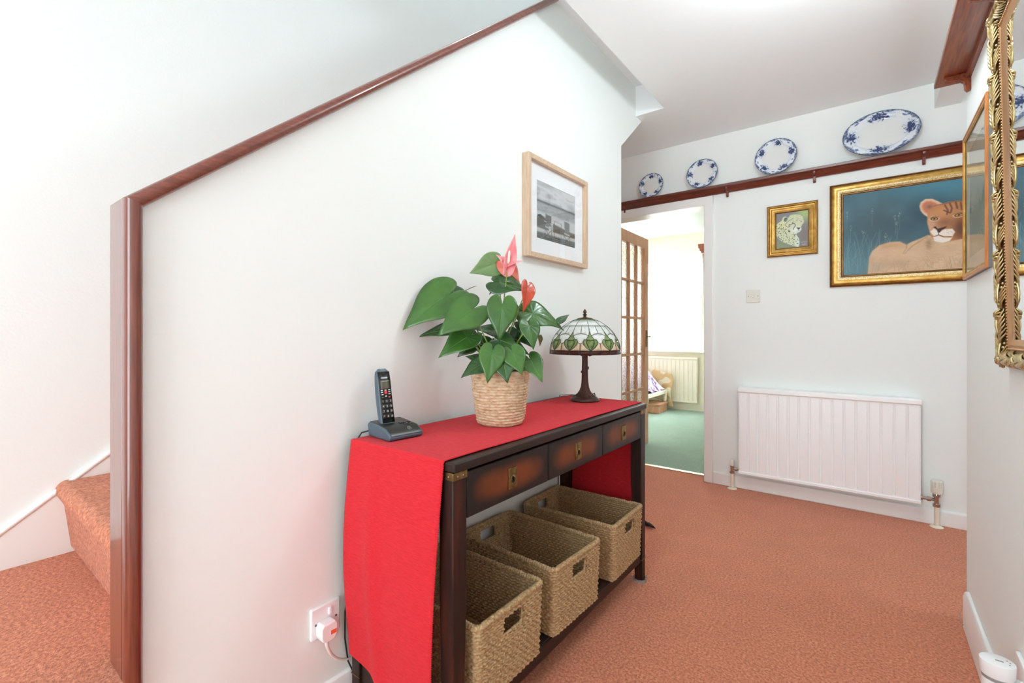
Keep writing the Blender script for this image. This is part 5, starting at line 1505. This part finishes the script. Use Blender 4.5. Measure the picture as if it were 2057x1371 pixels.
def text_mesh(ch_, size):
    cu = bpy.data.curves.new('digit', 'FONT'); cu.body = ch_; cu.size = size; cu.align_x = 'CENTER'; cu.align_y = 'CENTER'; cu.extrude = .0001; cu.resolution_u = 2
    t_ = bpy.data.objects.new('digit', cu); COL.objects.link(t_); bpy.context.view_layer.update()
    dg = bpy.context.evaluated_depsgraph_get(); me = bpy.data.meshes.new_from_object(t_.evaluated_get(dg))
    bpy.data.objects.remove(t_); me.name = 'digit'; return me
keys = ['123', '456', '789', '*0#']
for r_ in range(4):
    for c_ in range(3):
        y = -.0125 + c_ * .0125; z = .066 - r_ * .0145
        k_ = patch('number_key', y - .0048, y + .0048, z - .0045, z + .0045, .0014, M['phone_top'], .0014)
        me = text_mesh(keys[r_][c_], .0085); me.materials.clear(); me.materials.append(M['keywhite'])
        d_o = obj('digit', me, M['keywhite'], k_); d_o.location = hs_front(y, z, .0024); d_o.rotation_euler = (R(90), 0, R(90))
cord = MB().tube([(-1.15, .85, RT_ + .012), (-1.165, .83, RT_ + .017), (-1.178, .812, RT_ + .012), (-1.186, .80, RT_ - .01), (-1.19, .795, .6), (-1.186, .775, .35), (-1.19, .765, .27), (-1.186, .762, .2), (-1.186, .772, .13), (-1.182, .80, .06), (-1.17, .82, .006)], .0022, 8)
co = obj('phone_flex', cord, M['cable_b'], None, smooth=180); tag(co, 'thin black flex dropping down the wall behind the table from the telephone', 'cable')

# ------------------------------------------------------------------ wall socket, plug and white flex
so = thing('wall_socket', 'white single wall socket with rocker switch low on the stair wall', 'socket', (XL, .7065, .279), R(90))
obj('plate', MB().box(-.043, .043, -.010, 0, -.043, .043), M['whiteplastic'], so, bev=.0035)
obj('rocker', MB().box(.006, .016, -.015, -.009, .012, .030), M['whiteplastic'], so, bev=.002)
for x in (-.03, .03): obj('screw', MB().tube([(x, -.0095, -.002), (x, -.0112, -.002)], .003, 10), M['greyedge'], so)
pg = thing('mains_plug', 'white mains plug with orange fuse label pushed into the wall socket', 'plug', (XL + .0105, .700, .263), R(90))
out = [(-.024, -.014), (-.018, -.026), (-.006, -.030), (.006, -.030), (.018, -.026), (.024, -.014), (.024, .012), (.018, .021), (-.018, .021), (-.024, .012)]
obj('plug_body', MB().prism([(x, z) for x, z in out], 'y', -.030, 0), M['whiteplastic'], pg, bev=.004, seg=3)
obj('fuse_label', MB().box(.003, .019, -.0308, -.0298, -.012, -.001), M['orangelabel'], pg)
obj('cord_grip', MB().tube([(0, -.014, -.028), (0, -.014, -.042), (.003, -.013, -.056)], [.0065, .0055, .004], 10), M['cable_w'], pg, smooth=60)
wx = XL + .024
cord = MB().tube([(wx, .700, .222), (wx, .704, .205), (wx - .004, .716, .182), (wx - .008, .735, .158), (wx - .010, .755, .143), (wx - .012, .778, .134), (wx - .012, .81, .128), (wx - .008, .85, .118), (wx - .006, .95, .06), (wx, 1.05, .005), (wx + .02, 1.3, .0045)], .0042, 10)
co = obj('plug_flex', cord, M['cable_w'], None, smooth=180); tag(co, 'white flex from the mains plug sagging behind the console table', 'cable')

# plug-in unit on the right wall, in its own socket
so2 = thing('wall_socket', 'white wall socket low on the right wall holding a round unit', 'socket', (XR, 1.588, .262), R(-90))
obj('plate', MB().box(-.043, .043, -.009, 0, -.043, .043), M['whiteplastic'], so2, bev=.003)
obj('rocker', MB().box(.026, .034, -.014, -.008, -.008, .008), M['whiteplastic'], so2, bev=.002)
ux = thing('plug_in_freshener', 'round white plug-in air freshener with a grey band above the skirting', 'air freshener', (.239, 1.566, .205))
obj('lower_body', MB().lathe([(.0, 0), (.020, 0), (.0235, .004), (.0245, .03), (.025, .052)], 40, sx=1.1, sy=1.0), M['whiteplastic'], ux, smooth=40)
obj('band', MB().lathe([(.0, .052), (.0248, .052), (.0248, .060), (.0, .060)], 40, sx=1.1), M['greyband'], ux, smooth=40)
obj('upper_body', MB().lathe([(.0, .060), (.0258, .060), (.0275, .064), (.0288, .090), (.0282, .0935), (.0265, .0945), (.0, .0945)], 40, sx=1.1), M['whiteplastic'], ux, smooth=40)
obj('vent_slot', MB().box(-.004, .010, -.004, .001, .0942, .0949), M['greyband'], ux, bev=.0003)
for x, y in ((.017, .008), (.021, .001), (.019, -.009)): obj('indicator', MB().lathe([(.0015, .0942), (.0015, .0950), (.0, .0952)], 8, (x, y, 0)), M['greyband'], ux)
obj('plug_neck', MB().box(.02, .0395, -.014, .014, .022, .058), M['whiteplastic'], ux, bev=.003)
# bent wire clip on the skirting end
cl = MB().tube([(XR - .0215, 2.345, .062), (XR - .026, 2.338, .052), (XR - .027, 2.325, .035), (XR - .0235, 2.31, .022), (XR - .0205, 2.307, .026)], .0014, 6)
co = obj('wire_clip', cl, M['chrome'], None, smooth=180); tag(co, 'small bent metal clip on the end of the right skirting board', 'clip')

# ------------------------------------------------------------------ black claw-foot stand beyond the table
cs_ = thing('claw_foot_stand', 'black iron stand with clawed feet on the carpet past the table end', 'stand', (-1.035, 2.33, 0))
obj('column', MB().lathe([(.0, .07), (.014, .07), (.02, .085), (.012, .11), (.010, .3), (.016, .33), (.05, .345), (.06, .355), (.06, .362), (.0, .362)], 20), M['black'], cs_, smooth=50)
for k in range(3):
    a = math.atan2(2.505 - 2.33, -.948 + 1.035) + k * 2 * PI / 3
    d = Vector((math.cos(a), math.sin(a), 0)); p_ = Vector((-d.y, d.x, 0))
    f = obj('leg', MB().tube([d * .005 + UP * .09, d * .05 + UP * .10, d * .10 + UP * .075, d * .135 + UP * .04, d * .155 + UP * .022], [.011, .013, .012, .011, .012], 10), M['black'], cs_, smooth=180)
    for q in (-1, 0, 1):
        dd = (d + p_ * q * .62).normalized()
        s_ = d * .152
        obj('toe', MB().tube([s_ + UP * .022, s_ + dd * .018 + UP * .022, s_ + dd * .034 + UP * .012, s_ + dd * .048 + UP * .003], [.0095, .0098, .007, .0015], 8), M['black'], f, smooth=180)

# ------------------------------------------------------------------ bedroom furniture seen through the doorway
bd_ = thing('bed', 'cream wooden bed with floral duvet in the room past the glazed door', 'bed', (-2.7, 6.0, 0))
bx0, bx1, by0, by1 = -3.35, -2.215, 5.69, 6.42
obj('side_rail', MB().box(bx0, bx1, by0, by1, .235, .285), M['creamwood'], bd_, w=True, bev=.006)
for x in (bx0 + .03, bx1 - .03):
    for y in (by0 + .03, by1 - .03):
        obj('leg', MB().lathe([(.016, 0), (.022, .01), (.014, .03), (.02, .1), (.026, .2), (.026, .24)], 16, (x, y, 0)), M['creamwood'], bd_, w=True, smooth=50)
obj('headboard', MB().box(bx0 - .04, bx0, by0, by1, .2, .95), M['creamwood'], bd_, w=True, bev=.01)
# duvet: a mound falling to the rail, printed with flower trails
nu, nv = 150, 90
def duv(i, j):
    u = i / (nu - 1); w_ = j / (nv - 1)
    x = bx0 + .03 + (bx1 - .015 - bx0 - .03) * u
    y = by0 + .01 + (by1 - by0 - .02) * w_
    e = max(0, (u - .66) / .34); hgt = .30 + .36 * (1 - e ** 1.25) + .02 * math.sin(u * 14 + w_ * 5) + .015 * math.sin(w_ * 17 - u * 6)
    e2 = min(1, min(w_, 1 - w_) / .16); hgt = .287 + (hgt - .287) * math.sqrt(max(0, 1 - (1 - e2) ** 2))
    return (x, y, max(.287, hgt))
gd = MB().grid(duv, nu, nv)
pts = np.array(gd.v); rgd = np.random.RandomState(2)
Cc = np.tile(np.array([[218., 208, 222]]), (len(pts), 1))
for k in range(150):
    t0 = rgd.rand(2); cx = bx0 + t0[0] * (bx1 - bx0); cy = by0 + t0[1] * (by1 - by0)
    a = rgd.rand() * 6.28
    for q in range(9):
        x = cx + q * .022 * math.cos(a + q * .22); y = cy + q * .022 * math.sin(a + q * .22)
        d2 = (pts[:, 0] - x) ** 2 + (pts[:, 1] - y) ** 2
        mk = np.clip(1.4 - np.sqrt(d2) / (.008 + .008 * rgd.rand()), 0, 1)[:, None] * .8
        colr = [(84, 56, 116), (60, 52, 70), (120, 94, 150)][q % 3]
        Cc = Cc * (1 - mk) + np.array([colr], float) * mk
inv = WORLD[bd_.name].inverted(); gd.v = [tuple(inv @ Vector(p)) for p in gd.v]
dm = gd.mesh('duvet', 180)
ca = dm.color_attributes.new('Col', 'FLOAT_COLOR', 'POINT'); L = np.ones((len(pts), 4)); L[:, :3] = srgb2lin(Cc); ca.data.foreach_set('color', L.ravel().astype(np.float32))
dm.materials.append(M['fabric_fl']); obj('duvet', dm, M['fabric_fl'], bd_)
q_ = thing('patchwork_quilt', 'peach and cream patchwork quilt hanging off the far side of the bed', 'quilt', (-2.2, 6.45, .1))
def quilt(i, j):
    u = i / 24; w_ = j / 24
    x = -2.62 + .46 * u + .02 * math.sin(w_ * 8); y = 6.43 + .035 * math.sin(u * 9 + w_ * 2) * w_ + .03 * w_
    z = .60 - .10 * u - w_ * (.36 + .10 * u)
    return (x, y, max(.06, z))
ob = obj('quilt_cloth', MB().grid(quilt, 25, 25), M['quilt'], q_, smooth=180, w=True); s = ob.modifiers.new('thickness', 'SOLIDIFY'); s.thickness = .006
sb_ = thing('wooden_box', 'low reddish wooden box on the green carpet under the bed', 'box', (-2.32, 6.2, 0))
obj('box_body', MB().box(-.15, .12, -.16, .16, 0.001, .10), M['doorwood'], sb_, bev=.006); obj('box_lid', MB().box(-.16, .13, -.17, .17, .1, .125), M['doorwood'], sb_, bev=.005)
cpz, cpy = 2.15, BY - .20
cp_ = thing('curtain_pole', 'wooden curtain pelmet end with stepped moulding beside the bedroom blind', 'pelmet', (-1.25, BY, cpz))
obj('pelmet_board', MB().prism([(-1.80, cpz + .09), (-.60, cpz + .09), (-.60, cpz - .03), (-1.755, cpz - .03), (-1.762, cpz - .005), (-1.775, cpz), (-1.778, cpz + .03), (-1.792, cpz + .035), (-1.795, cpz + .07)], 'y', cpy - .03, cpy + .03), M['shelf_red'], cp_, w=True)
for x in (-1.7, -.7): obj('bracket', MB().box(x - .012, x + .012, cpy + .03, BY - .001, cpz, cpz + .03), M['shelf_red'], cp_, w=True)
ct = thing('curtain', 'cream gathered curtain drawn aside at the bedroom window', 'curtain', (-1.25, cpy, .87))
ob = obj('curtain_cloth', MB().grid(lambda i, j: (-1.752 + i * .0115 + .012 * math.sin(j * .5) * (1 if i == 0 else 0), cpy + .022 * math.sin(i * 1.15 + .1 * j), cpz - .035 - j * .085), 100, 16), M['creamwood'], ct, smooth=180, w=True)
sm_ = ob.modifiers.new('thickness', 'SOLIDIFY'); sm_.thickness = .002
